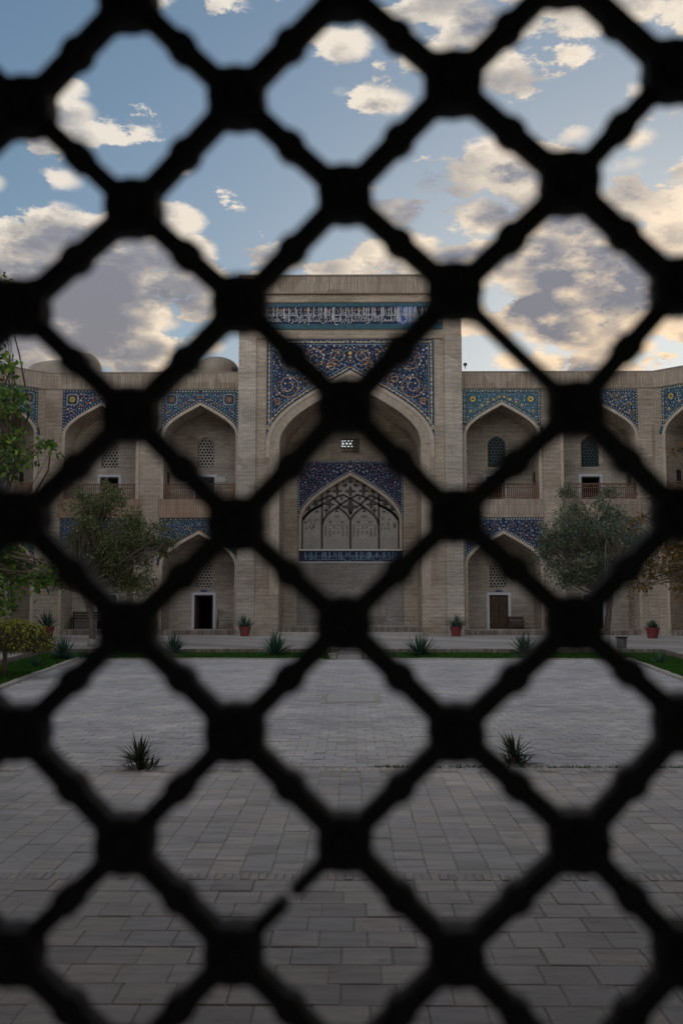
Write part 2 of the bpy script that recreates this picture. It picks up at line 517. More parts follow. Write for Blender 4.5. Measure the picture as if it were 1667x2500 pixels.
def spandrel(parent, cx, hw, ztop, apex, rise, y, seed, ground, sc, field):
    """tile panel over an arch: glazed ground plate and, on it, the inlaid flowers and scrolls"""
    rng = random.Random(seed)
    ar = arch(hw, apex, rise, 18)
    zs = ar[0][1]
    b = MB()
    outer = [(cx - hw, zs), (cx - hw, ztop), (cx + hw, ztop), (cx + hw, zs)] + [(cx + x, z) for x, z in ar[1:-1]]
    b.plate(outer, [], y, y + 0.035)
    pan = b.build('tile_panel', M[ground], parent)
    # inlay, drawn for the left half and mirrored
    g = MB()
    half = [p for p in ar if p[0] <= 1e-6]                     # apex ... left springing
    m = sc['border']
    off = offset_line(half, -m)
    if off[0][1] < half[0][1]:
        off = offset_line(half, m)

    def dist(x, z):
        return min(hypot(x - a, z - c) for a, c in fine)
    fine = resample(half, 0.05)

    def above(x, z):
        for (x0, z0), (x1, z1) in zip(half, half[1:]):
            if x1 <= x <= x0:
                t = (x - x0) / ((x1 - x0) or 1e-9)
                return z > z0 + (z1 - z0) * t
        return x <= half[-1][0]

    def inside(x, z, k):
        return -hw + k < x <= 0 and z < ztop - k and above(x, z) and dist(x, z) > k

    def put(i, fn):
        g.cur = i
        for sx in (1, -1):
            fn(lambda x: cx + sx * x)
    Y1, Y2, Y3 = y - 0.004, y - 0.008, y - 0.012

    def floret(x, z, r, mi, eye=None):
        n = rng.choice((6, 7, 8))
        a = rng.random() * pi
        put(mi, lambda X: g.disc(X(x), Y2, z, r, n, a))
        if eye is not None and r > 0.05:
            put(eye, lambda X: g.disc(X(x), Y3, z, r * 0.42, 6))

    def line(pts, wid, mi, yy=Y1):
        put(mi, lambda X: g.ribbon([(X(a), c) for a, c in pts], wid, yy))

    # border: a ground strip, a line and a row of flowers
    edges = [[(0, ztop - m / 2), (-hw + m / 2, ztop - m / 2), (-hw + m / 2, zs + m)], offset_line(half, m / 2 if off == offset_line(half, m) else -m / 2)]
    for e in edges:
        if sc.get('bground') is not None:
            line(resample(e, 0.06), m * 0.92, sc['bground'], y - 0.002)
        k = 0
        for x, z in resample(e, sc['bstep']):
            if not (-hw < x <= 0.001 and above(x, z + 0.02)):
                continue
            k += 1
            if sc.get('balt') is not None and k % 2:
                floret(x + rng.uniform(-.01, .01), z + rng.uniform(-.03, .03), sc['bdot'] * 0.8, sc['balt'])
            else:
                floret(x, z, sc['bdot'], 0, 1)
    inner_edges = [[(0, ztop - m), (-hw + m, ztop - m), (-hw + m, zs + 2.2 * m)], [p for p in off if p[0] > -hw + m]]
    for e in inner_edges:
        if len(e) > 1:
            line(e, sc['lw'], sc['lmat'])
    line([(0, ztop - 0.012), (-hw + 0.012, ztop - 0.012), (-hw + 0.012, zs)], 0.02, sc['lmat'])
    taken = []
    if field == 'spiral':
        for rad in (0.66, 0.62, 0.52, 0.44, 0.36, 0.3, 0.25, 0.2):
            for _ in range(260):
                x, z = rng.uniform(-hw, -0.02), rng.uniform(zs, ztop)
                if not inside(x, z, m + rad * 0.9) or x > -rad * 0.98:
                    continue
                if any(hypot(x - a, z - c) < rad + q - 0.03 for a, c, q in taken):
                    continue
                taken.append((x, z, rad))
                a0 = rng.random() * 6.28
                turn = 1.75 if rad > 0.4 else 1.45
                sg = rng.choice((1, -1))
                pts = [(x + cos(a0 + sg * t * 2 * pi * turn / 44) * rad * (0.22 + 0.78 * t / 44),
                        z + sin(a0 + sg * t * 2 * pi * turn / 44) * rad * (0.22 + 0.78 * t / 44)) for t in range(45)]
                line(pts, 0.042, 2)
                for q in range(3):
                    t = rng.randrange(0, 44)
                    px, pz = pts[t]
                    line([(px, pz), (px + rng.uniform(-.12, .12), pz + rng.uniform(-.12, .12))], 0.055, 2, Y2)
        # knot on the axis
        g.cur = 3
        for dz_, r in ((-0.2, .05), (-.45, .09), (-.62, .05), (-.85, .04)):
            g.disc(cx, Y2, ztop - m + dz_, r, 8)
    elif field == 'medallion':
        cxm, czm, s = -hw + m + 0.34, ztop - m - 0.34, 0.27
        floret(cxm, czm, 0.155, sc['med'], sc['medeye'])
        if sc.get('cart'):
            q = [(s, -s * .75), (s, s * .75), (s * .85, s * .85), (s * .75, s), (-s * .75, s), (-s * .85, s * .85), (-s, s * .75), (-s, -s * .75),
                 (-s * .85, -s * .85), (-s * .75, -s), (s * .75, -s), (s * .85, -s * .85), (s, -s * .75)]
            put(5, lambda X: g.disc(X(cxm), Y1, czm, s * .95, 8, pi / 8))
            line([(cxm + a, czm + c) for a, c in q], 0.03, 0, Y2)
        taken.append((cxm, czm, s))
        seq = [(-1.02, .17), (-.72, .13), (-.42, .1), (-.13, .07)]
        for x, k in seq:
            zc = [z for (a, z) in fine if abs(a - x) < 0.05]
            zz = (zc[0] if zc else apex) + m + k + 0.06
            if zz < ztop - m:
                floret(x, min(zz, ztop - m - .07), 0.07, sc['mid'], None)
                taken.append((x, zz, 0.08))
        floret(-hw + m + 0.22, czm - 0.62, 0.075, sc['mid'])
    n, tries = 0, 0
    pts = []
    while tries < sc['tries']:
        tries += 1
        x, z = rng.uniform(-hw, -0.01), rng.uniform(zs, ztop)
        r = rng.choice(sc['sizes'])
        if not inside(x, z, m * 1.08 + r):
            continue
        if any((x - a) ** 2 + (z - c) ** 2 < (r + q + sc['gap']) ** 2 for a, c, q in pts):
            continue
        if field == 'medallion' and any(hypot(x - a, z - c) < q + r * .6 for a, c, q in taken):
            continue
        pts.append((x, z, r))
        floret(x, z, r, rng.choice(sc['flowers']), rng.choice(sc['eyes']))
    for _ in range(int(sc['tries'] * sc.get('leaf', .05))):
        x, z = rng.uniform(-hw, -0.01), rng.uniform(zs, ztop)
        if inside(x, z, m * 1.1):
            a = rng.random() * pi
            line([(x - cos(a) * .05, z - sin(a) * .05), (x, z + .012), (x + cos(a) * .05, z + sin(a) * .05)], 0.024, rng.choice(sc['leaves']))
    g.build('flower_inlay', [M[k] for k in INLAY], pan, 'stuff')
    return pan


S_PORTAL = dict(border=0.27, bstep=0.115, bdot=0.062, balt=3, lw=0.045, lmat=1, tries=4200, sizes=(.026, .033, .04, .05, .06), gap=0.045,
                flowers=(0, 0, 1, 1, 1), eyes=(1, 0, 2), leaf=.10, leaves=(7, 4, 2))
S_IWAN = dict(border=0.12, bstep=0.13, bdot=0.04, lw=0.02, lmat=7, tries=3200, sizes=(.022, .03, .04, .055), gap=0.06,
              flowers=(0, 1, 1, 0), eyes=(1, 6), leaf=.10, leaves=(6, 7, 1, 6))
S_L1 = dict(border=0.17, bstep=0.15, bdot=0.037, bground=5, lw=0.03, lmat=7, tries=2600, sizes=(.022, .028, .036), gap=0.03,
            flowers=(0, 1, 1, 0), eyes=(7, 1), leaf=.12, leaves=(4, 1, 7), med=6, medeye=4, mid=6, cart=True)
S_L2 = dict(border=0.15, bstep=0.16, bdot=0.03, lw=0.05, lmat=7, tries=2600, sizes=(.03, .04, .055), gap=0.04,
            flowers=(0, 0, 1), eyes=(6, 1), leaf=.12, leaves=(6, 1, 6), med=3, medeye=4, mid=6, cart=True)
S_R1 = dict(border=0.17, bstep=0.14, bdot=0.04, bground=7, balt=3, lw=0.03, lmat=5, tries=2600, sizes=(.022, .03, .038), gap=0.025,
            flowers=(1, 1, 0, 1), eyes=(7, 1), leaf=.16, leaves=(4, 1, 7), med=3, medeye=5, mid=3)
S_R2 = dict(border=0.13, bstep=0.14, bdot=0.03, lw=0.03, lmat=5, tries=2600, sizes=(.03, .04, .055), gap=0.03,
            flowers=(1, 2, 3, 1, 0), eyes=(7, 1), leaf=.16, leaves=(2, 1, 7), med=2, medeye=5, mid=2)
S_LOW = dict(border=0.15, bstep=0.13, bdot=0.03, bground=5, balt=2, lw=0.04, lmat=7, tries=2600, sizes=(.02, .026, .034), gap=0.035,
             flowers=(1, 1, 0), eyes=(1, 6), leaf=.14, leaves=(2, 1, 7), med=1, medeye=6, mid=1)

# ================================================================== the setting: ground and paving
Z_COURT, Z_TERR = -0.13, 0.05
Y_STEP, Y_COURT, Y_LAWN, Y_TERR, Y_FAC = 6.47, 11.32, 32.2, 35.5, 50.0


def half_court(Y):
    return 6.3 + (Y - 11.2) * 0.125


g = MB()
g.box(-700, 700, -400, 1500, -1.3, -0.75)
struct('ground', g, M['ground'])


def tile_mesh(name, wx, wy, h, mat):
    b = MB()
    c = 0.0035
    x, y = wx / 2, wy / 2
    vs = [(-x, -y, -h), (x, -y, -h), (x, y, -h), (-x, y, -h), (-x, -y, -c), (x, -y, -c), (x, y, -c), (-x, y, -c),
          (-x + c, -y + c, 0), (x - c, -y + c, 0), (x - c, y - c, 0), (-x + c, y - c, 0)]
    fs = [(8, 9, 10, 11)] + [(i, (i + 1) % 4, 4 + (i + 1) % 4, 4 + i) for i in range(4)] + \
         [(4 + i, 4 + (i + 1) % 4, 8 + (i + 1) % 4, 8 + i) for i in range(4)]
    b.add(vs, fs)
    return b, b.mesh(name, mat)


def pave(base, name, spots, wx, wy, z, mat_one, mat_many, seed, jit=0.0025, limit=290):
    """spots: (x, y, in_view). The nearest tiles in view are objects of their own, the others one joined part"""
    rng = random.Random(seed)
    mb, me = tile_mesh(name, wx, wy, 0.016, mat_one)
    seen = sorted([s for s in spots if s[2]], key=lambda s: s[1])[:limit]
    ids = {(s[0], s[1]) for s in seen}
    rest = MB()
    for x, y, v in spots:
        jz, ja, jx, jy = rng.uniform(-jit, jit), rng.uniform(-.008, .008), rng.uniform(-.003, .003), rng.uniform(-.003, .003)
        tx, ty = rng.uniform(-.006, .006), rng.uniform(-.006, .006)
        if (x, y) in ids:
            o = link(name, me, base)
            o.location = (x + jx, y + jy, z + jz)
            o.rotation_euler = (tx, ty, ja)
        else:
            m = Matrix.Translation((x + jx, y + jy, z + jz)) @ Matrix.Rotation(ja, 4, 'Z')
            rest.add([m @ Vector(q) for q in mb.v], mb.f)
    if rest.v:
        rest.build('outer_' + name, mat_many, base, 'stuff')


def in_view(x, y, k=0.02):
    return -0.36 * y - k < x < 0.34 * y + k and y > 3.3


# porch floor the lattice looks out on
b = MB()
b.box(-3.6, 3.6, 0.75, Y_STEP - 0.02, -0.7, -0.0055)
porch = struct('porch_floor', b, M['joint'])
sp_ = []
row, y = 0, Y_STEP - 0.30
while y > 0.9:
    x = -3.45 + (0.118 if row % 2 else 0.0) + (0.06 if row % 3 == 0 else 0)
    while x < 3.5:
        sp_.append((round(x, 4), round(y, 4), in_view(x, y, .15)))
        x += 0.243
    y -= 0.238
    row += 1
pave(porch, 'floor_tile', sp_, 0.2375, 0.2325, 0.0, M['tile_warm_one'], M['tile_warm_many'], 3)
mb, me = tile_mesh('edge_brick', 0.047, 0.145, 0.16, M['tile_warm_one'])
x = -3.5
while x < 3.55:
    o = link('edge_brick', me, porch)
    o.location = (x, Y_STEP - 0.095, random.Random(int(x * 999)).uniform(-.004, .004))
    x += 0.0535

# apron between the porch and the court
b = MB()
b.box(-16.5, 16.5, Y_STEP - 0.02, Y_COURT, -0.7, Z_COURT - 0.0055)
apron = struct('apron_pavement', b, M['joint'])
sp_ = []
rng = random.Random(8)
x = -7.9
while x < 8.0:
    y = Y_STEP + 0.12 + rng.uniform(0, 0.12)
    while y < Y_COURT - 0.32:
        sp_.append((round(x, 4), round(y, 4), in_view(x, y, .1)))
        y += 0.243
    x += 0.213
pave(apron, 'apron_tile', sp_, 0.206, 0.2425, Z_COURT, M['tile_one'], M['tile_many'], 4)
mb, me = tile_mesh('border_brick', 0.075, 0.24, 0.03, M['tile_one'])
rest = MB()
x, k = -7.9, 0
rr = random.Random(5)
while x < 7.9:
    if in_view(x, Y_COURT):
        o = link('border_brick', me, apron)
        o.location = (x, Y_COURT - 0.15, Z_COURT + rr.uniform(-.004, .004))
    else:
        rest.add([Vector(q) + Vector((x, Y_COURT - 0.15, Z_COURT)) for q in mb.v], mb.f)
    x += 0.085
rest.build('outer_border_brick', M['tile_many'], apron, 'stuff')

# the court
b = MB()
b.box(-16.5, 16.5, Y_COURT, Y_TERR, -0.7, Z_COURT - 0.0055)
court = struct('court_pavement', b, M['joint'])
sp_ = []
y, row = Y_COURT + 0.14, 0
while y < Y_LAWN - 0.15:
    hw = half_court(y) - 0.18
    sh = 0.125 if row % 2 else 0.0
    x = -9.2 + sh
    while x < 9.2:
        if abs(x) < hw and not (abs(x + 0.03) < 0.57 and 18.35 < y < 20.15):
            sp_.append((round(x, 4), round(y, 4), in_view(x, y)))
        x += 0.25
    y += 0.25
    row += 1
pave(court, 'court_tile', sp_, 0.240, 0.239, Z_COURT, M['court_one'], M['court_many'], 6, jit=0.004)
b = MB()
b.box(-0.47, 0.42, 18.5, 20.05, Z_COURT - 0.03, Z_COURT + 0.012)
b.build('centre_slab', M['slab'], court)
b = MB()
for q in ((-0.59, 0.54, 18.28, 18.46), (-0.59, 0.54, 20.09, 20.26), (-0.59, -0.50, 18.47, 20.08), (0.45, 0.54, 18.47, 20.08)):
    b.box(*q, Z_COURT - 0.03, Z_COURT + 0.003)
b.build('slab_border', M['stone'], court)

# kerb, lawn strips, terrace riser
lawn = MB()
YL = 14.0
for s in (-1, 1):
    a0, a1 = half_court(Y_COURT), half_court(Y_TERR)
    lawn.add([(s * a0, Y_COURT, Z_COURT + 0.005), (s * (a0 + 1.5), Y_COURT, Z_COURT + 0.005),
              (s * (a1 + 1.5), Y_TERR, Z_COURT + 0.005), (s * a1, Y_TERR, Z_COURT + 0.005)], [(0, 1, 2, 3)])
lawn.add([(-8.9, Y_LAWN, Z_COURT + 0.002), (8.9, Y_LAWN, Z_COURT + 0.002), (9.2, Y_TERR, Z_COURT + 0.002), (-9.2, Y_TERR, Z_COURT + 0.002)], [(0, 1, 2, 3)])
struct('lawn', lawn, M['soil'])
gr = MB()
rng = random.Random(21)


def blade(x, y, z, h, wd, lean=0.5):
    a = rng.random() * 6.283
    dx, dy = cos(a) * wd / 2, sin(a) * wd / 2
    lx, ly = rng.uniform(-lean, lean) * h, rng.uniform(-lean, lean) * h
    gr.add([(x - dx, y - dy, z), (x + dx, y + dy, z), (x + lx, y + ly, z + h)], [(0, 1, 2)])


for _ in range(62000):
    y = rng.uniform(Y_COURT, Y_TERR)
    s = rng.choice((-1, 1))
    x = s * (half_court(y) + rng.uniform(0.02, 1.48))
    if abs(x) < 0.42 * y + 0.6:
        blade(x, y, Z_COURT, rng.uniform(.05, .11), .022)
for _ in range(52000):
    y = rng.uniform(Y_LAWN + 0.12, Y_TERR - 0.05)
    x = rng.uniform(-9, 9)
    if -0.72 < x < 0.55:
        continue
    blade(x, y, Z_COURT, rng.uniform(.05, .12), .026)
go = gr.build('grass', M['grass'], None, 'stuff')
tag(go, 'short green grass growing in strips round the court', 'grass')
gr = MB()
for _ in range(1500):
    x = rng.uniform(0.25, 4.2)
    if rng.random() < 0.35 + 0.5 * sin(x * 3.1) ** 2:
        blade(x, Y_COURT - 0.02 + rng.gauss(0, .018), Z_COURT - 0.01, rng.uniform(.015, .055), .012, .8)
go = gr.build('weeds', M['grass'], None, 'stuff')
tag(go, 'thin line of weeds in the paving joint', 'weeds')

kb = MB()
c = .008
kb.add([(-.075, -.295, 0), (.075, -.295, 0), (.075, .295, 0), (-.075, .295, 0), (-.075, -.295, .1), (.075, -.295, .1), (.075, .295, .1), (-.075, .295, .1),
        (-.075 + c, -.295 + c, .108), (.075 - c, -.295 + c, .108), (.075 - c, .295 - c, .108), (-.075 + c, .295 - c, .108)],
       [(8, 9, 10, 11)] + [(i, (i + 1) % 4, 4 + (i + 1) % 4, 4 + i) for i in range(4)] + [(4 + i, 4 + (i + 1) % 4, 8 + (i + 1) % 4, 8 + i) for i in range(4)])
kerb_me = kb.mesh('kerb_stone', M['stone'])
rng = random.Random(4)


def kerb_stone(x, y, z, a):
    o = link('kerb_stone', kerb_me, court)
    o.location = (x + rng.uniform(-.006, .006), y, z + rng.uniform(-.008, .008))
    o.rotation_euler = (0, rng.uniform(-.02, .02), a + rng.uniform(-.012, .012))


for s in (-1, 1):
    y = Y_COURT
    while y < Y_LAWN + 0.1:
        kerb_stone(s * (half_court(y + .3) - 0.09), y + .3, Z_COURT - .05, -s * atan(0.125))
        y += 0.6
x = -8.7
while x < 8.7:
    if not -0.95 < x + .3 < 0.8:
        kerb_stone(x + .3, Y_LAWN + .04, Z_COURT - .07, R(90))
    x += 0.6

t = MB()
t.box(-40, 40, Y_TERR + 0.12, 75, -0.7, Z_TERR)
for s in (-1, 1):
    a0, a1 = half_court(Y_COURT) + 1.62, half_court(Y_TERR) + 1.62
    t.add([(s * a0, Y_COURT, Z_TERR - .002), (s * 40, Y_COURT, Z_TERR - .002), (s * 40, Y_TERR + .12, Z_TERR - .002), (s * a1, Y_TERR + .12, Z_TERR - .002)],
          [(0, 1, 2, 3)])
terr = struct('terrace', t, M['terrace'])
r = MB()
rng = random.Random(14)
x = -10.8
while x < 10.9:
    if not -0.50 < x < 0.34:
        r.box(x, x + .068, Y_TERR + rng.uniform(0, .012), Y_TERR + .12, Z_COURT - .05, Z_TERR + rng.uniform(-.006, .003))
    x += 0.078
for s in (-1, 1):
    y = Y_COURT
    while y < Y_TERR:
        x = s * (half_court(y) + 1.56)
        m = Matrix.Translation((x, y, 0)) @ Matrix.Rotation(-s * atan(0.125), 4, 'Z')
        r.box(-.06, .06, 0, .068, Z_COURT - .05, Z_TERR + rng.uniform(-.006, .003), m)
        y += 0.078
r.build('riser_bricks', M['riser'], terr, 'stuff')
b = MB()
b.box(-0.49, 0.33, Y_TERR - 0.35, Y_TERR + 0.1, Z_COURT - .05, -0.04)
b.box(-0.49, 0.33, Y_LAWN - 0.02, Y_TERR - 0.35, Z_COURT - .05, Z_COURT + 0.004)
b.build('garden_step', M['terrace'], terr)
for x0 in (-0.76, 0.37):
    b = MB()
    b.box(x0, x0 + 0.24, 32.6, 33.1, Z_COURT - .02, Z_COURT + .13)
    b.box(x0 - .02, x0 + 0.26, 32.58, 33.12, Z_COURT + .13, Z_COURT + .16)
    tag(b.build('stone_block', M['stone'], None), 'low stone block on the %s of the garden step in the far lawn' % ('left' if x0 < 0 else 'right'),
        'stone block', 'stone blocks beside the garden step')

# ================================================================== entrance porch round the camera
gate = thing('entrance_gate', 'dark brick entrance porch the lattice looks out from', 'gate', (0, 0, 0))
b = MB()
b.plate([(-11.9, -0.7), (-11.9, 13.0), (-6.6, 13.0), (-6.6, 17.0), (6.6, 17.0), (6.6, 13.0), (11.9, 13.0), (11.9, -0.7)],
        [arched_opening(3.62, -0.69, 9.6)], 6.1, 0.85)
b.build('porch_wall', M['brick'], gate)
b = MB()
OPEN = [(-0.86, 0.85), (0.86, 0.85), (0.86, 2.75), (-0.86, 2.75)]
b.plate([(-4.0, -0.69), (4.0, -0.69), (4.0, 10.2), (-4.0, 10.2)], [OPEN], 0.84, 0.50)
b.build('window_wall', M['brick_brown'], gate)
b = MB()
b.box(-2.4, -2.3, -4, 0.5, -0.3, 3.6)
b.box(2.3, 2.4, -4, 0.5, -0.3, 3.6)
b.box(-2.4, -0.9, -4.1, -4, -0.3, 3.6)
b.box(0.9, 2.4, -4.1, -4, -0.3, 3.6)
b.box(-0.9, 0.9, -4.1, -4, 2.4, 3.6)
b.box(-2.4, 2.4, -4.1, 0.5, 3.6, 3.7)
b.box(-2.4, 2.4, -4.1, 0.5, -0.4, -0.02)
b.build('passage', M['old_wood'], gate)

for s, nm in ((-1, 'left'), (1, 'right')):
    b = MB()
    op = []
    for k in range(7):
        y = 10.2 + k * 5.05
        for z0, ap in ((0.3, 5.1), (6.9, 11.7)):
            op.append(arched_opening(1.8, z0, ap, cx=y))
    b.plate([(4.6, 0.03), (47.0, 0.03), (47.0, 13.5), (4.6, 13.5)], op, 0, 2.0)
    b.box(4.6, 47.0, 2.0, 6.0, 0.03, 13.3)
    # local x runs along the court, local y away from it
    m = Matrix(((0, s, 0, s * 18.75), (1, 0, 0, 0), (0, 0, 1, 0), (0, 0, 0, 1)))
    b.v = [tuple(m @ Vector(q)) for q in b.v]
    tag(b.build('side_wing', M['brick'], None), 'long two storey brick arcade closing the %s side of the court' % nm, 'building')


# ================================================================== arcades of the far building
def hex_grille(parent, name, mat, hw, z0, apex, cx, y, pitch=0.18, hole=0.066, rise=0.95, th=0.05, arched=True, skip=None):
    ol = arched_opening(hw, z0, apex, cx, 8, rise) if arched else [(cx - hw, z0), (cx + hw, z0), (cx + hw, apex), (cx - hw, apex)]
    b = MB()
    rc = pitch / sqrt(3)

    def ok(x, z):
        if not (cx - hw < x < cx + hw and z0 < z < apex):
            return False
        if not arched:
            return True
        zs = apex - rise * hw
        return z < zs or any(abs(x - cx) <= abs(a - cx) and z <= c for a, c in ol[2:])
    row, z = 0, z0 + 0.02
    while z < apex + .1:
        x = cx - hw - (pitch / 2 if row % 2 else 0)
        while x < cx + hw + pitch:
            if ok(x, z) and not (skip and skip(x, z)):
                o6 = [(x + rc * sin(k * pi / 3), z + rc * cos(k * pi / 3)) for k in range(6)]
                i6 = [(x + hole * sin(k * pi / 3), z + hole * cos(k * pi / 3)) for k in range(6)]
                vs = [(a, y, c) for a, c in o6] + [(a, y, c) for a, c in i6] + [(a, y + th, c) for a, c in i6]
                fs = []
                for k in range(6):
                    j = (k + 1) % 6
                    fs += [(k, j, 6 + j, 6 + k), (6 + k, 6 + j, 12 + j, 12 + k)]
                b.add(vs, fs)
            x += pitch
        z += pitch * sqrt(3) / 2
        row += 1
    win = MB()
    inner = [(cx + (a - cx) * 0.95, c if c < z0 + .01 else z0 + (c - z0) * 0.975) for a, c in ol]
    win.plate(ol, [inner], y - 0.02, y + th + 0.02)
    f = win.build('window', mat, parent)
    b.build(name, mat, f)
    return f


def door(parent, cx, z0, z1, y, closed, hw=0.62):
    d = MB()
    fw = 0.125
    d.box(cx - hw, cx - hw + fw, y - 0.05, y + 0.1, z0, z1)
    d.box(cx + hw - fw, cx + hw, y - 0.05, y + 0.1, z0, z1)
    d.box(cx - hw + fw, cx + hw - fw, y - 0.05, y + 0.1, z1 - fw, z1)
    f = d.build('door', M['white_frame'], parent)
    i = hw - fw
    d = MB()
    d.box(cx - i, cx - i + .075, y + .03, y + .16, z0, z1 - fw)
    d.box(cx + i - .075, cx + i, y + .03, y + .16, z0, z1 - fw)
    d.box(cx - i + .075, cx + i - .075, y + .03, y + .16, z1 - fw - .075, z1 - fw)
    d.build('inner_frame', M['door_wood'], f)
    if closed:
        d = MB()
        for k in (-1, 1):
            xa, xb = sorted((cx + k * .008, cx + k * (i - .08)))
            d.box(xa, xb, y + .06, y + .1, z0 + .02, z1 - fw - .08)
            n = 4
            hh = (z1 - z0 - fw - .14) / n
            for q in range(n):
                d.box(xa + .06, xb - .06, y + .045, y + .06, z0 + .07 + q * hh, z0 + .02 + (q + 1) * hh)
        l = d.build('door_leaf', M['door_wood'], f)
        h = MB()
        h.box(cx - .07, cx + .07, y + .02, y + .045, z0 + (z1 - z0) * .5, z0 + (z1 - z0) * .5 + .03)
        h.build('latch', M['iron_thin'], l)
    else:
        d = MB()
        m = Matrix.Translation((cx - i + .08, y + .12, 0)) @ Matrix.Rotation(R(72), 4, 'Z')
        d.box(0, .78 * i, 0, .04, z0 + .02, z1 - fw - .08, m)
        d.build('door_leaf', M['door_wood'], f)
    return f


def railing(parent, cx, hw, z0, z1, y):
    b = MB()
    b.box(cx - hw, cx + hw, y, y + .07, z1 - .06, z1)
    b.box(cx - hw, cx + hw, y + .01, y + .06, z0 + .04, z0 + .09)
    b.box(cx - hw, cx + hw, y + .015, y + .055, z1 - .24, z1 - .205)
    f = b.build('railing', M['wood'], parent)
    for k in range(3):
        x = cx - hw + .05 + k * (hw - .05)
        boxpart('post', M['wood'], f, x - .045, x + .045, y - .01, y + .08, z0, z1 + .02)
    p = MB()
    n = int(2 * hw / 0.105)
    for k in range(1, n):
        x = cx - hw + 2 * hw * k / n
        p.tube([(x, y + .035, z0 + .08), (x, y + .035, z0 + .22), (x, y + .035, z0 + .4), (x, y + .035, z1 - .05)], [.018, .034, .018, .021], 5, False)
    p.build('balusters', M['wood'], f, 'stuff')
    return f


UPF, UPT, UPA = 6.92, 12.56, 11.92
LOF, LOT, LOA = 0.30, 5.95, 5.31
PHW, OHW, REC = 1.985, 1.83, 2.0


def wing(label, loc, rotz, x0, x1, bays):
    t = thing('arcade_wing', label, 'building', loc, rotz)
    holes, back = [], []
    for q in bays:
        c = q['cx']
        holes += [arched_opening(OHW, UPF, UPA - .16, c), arched_opening(OHW, LOF, LOA - .16, c)]
        back += [[(c - .5, UPF + .01), (c + .5, UPF + .01), (c + .5, 8.34), (c - .5, 8.34)],
                 [(c - .5, LOF + .01), (c + .5, LOF + .01), (c + .5, 2.08), (c - .5, 2.08)],
                 arched_opening(.47, 8.82, 10.5, c, 8, .95), arched_opening(.47, 2.47, 4.0, c, 8, .95)]
    b = MB()
    b.plate([(x0, .03), (x1, .03), (x1, 12.62), (x0, 12.62)], holes, 0, REC, back=False)
    b.build('wall', M['brick'], t)
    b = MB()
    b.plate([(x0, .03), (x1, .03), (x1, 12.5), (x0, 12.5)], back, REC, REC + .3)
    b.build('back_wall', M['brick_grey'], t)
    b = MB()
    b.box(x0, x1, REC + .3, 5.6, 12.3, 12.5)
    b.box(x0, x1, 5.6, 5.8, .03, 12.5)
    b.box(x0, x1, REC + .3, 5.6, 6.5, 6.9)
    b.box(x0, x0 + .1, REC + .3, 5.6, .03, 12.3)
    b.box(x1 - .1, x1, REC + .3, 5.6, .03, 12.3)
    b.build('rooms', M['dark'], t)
    b = MB()
    b.box(x0, x1, -.05, .55, 12.62, 13.44)
    p = b.build('parapet', M['soldier'], t)
    b = MB()
    b.box(x0, x1, -.075, .6, 13.44, 13.5)
    b.box(x0, x1, .55, 6.0, 12.5, 12.72)
    b.build('coping', M['roof'], p)
    for q in bays:
        c = q['cx']
        for fl, tp, ap, key in ((UPF, UPT, UPA, 'up'), (LOF, LOT, LOA, 'lo')):
            gd, sc, fd = q[key]
            spandrel(t, c, PHW, tp, ap, .88, -.035, q['seed'] + (5 if key == 'lo' else 0), gd, sc, fd)
            ou = arch(PHW, ap, .88, 12, c)
            inn = arch(OHW, ap - .165, .88, 12, c)
            b = MB()
            b.band([(c + OHW, fl)] + inn + [(c - OHW, fl)], [(c + PHW, fl)] + ou + [(c - PHW, fl)], -.06, .02)
            b.build('arch_trim', M['trim'], t)
        b = MB()
        b.box(c - PHW - .08, c + PHW + .08, -.07, .02, LOT + .02, UPF - .012)
        b.build('floor_band', M[q.get('band', 'soldier_pink')], t)
        railing(t, c, OHW - .01, UPF, UPF + .80, .04)
        hex_grille(t, 'grille', M[q.get('wmat', 'stone')], .46, 8.83, 10.48, c, REC + .05)
        hex_grille(t, 'grille', M[q.get('wmat2', 'stone')], .46, 2.48, 3.97, c, REC + .05)
        door(t, c + q.get('ddx', 0), UPF + .01, 8.43, REC, False)
        door(t, c, LOF + .01, 2.2, REC, q.get('closed', False))
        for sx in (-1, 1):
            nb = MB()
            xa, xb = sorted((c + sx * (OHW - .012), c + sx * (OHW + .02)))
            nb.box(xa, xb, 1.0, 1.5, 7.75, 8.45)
            nb.build('niche_shade_box', M['dark'], t)  # raised dark box stands in for the shade of a niche
        b = MB()
        b.box(c - OHW, c + OHW, .02, REC, .03, LOF - .004)
        b.build('bay_floor', M['stone'], t)
        b = MB()
        rg = random.Random(q['seed'])
        x = c - OHW
        while x < c + OHW - .05:
            b.box(x, x + .066, -.02 - rg.uniform(0, .008), .019, .03, LOF - rg.uniform(0, .006))
            x += .078
        b.build('step_bricks', M['riser'], t, 'stuff')
    return t


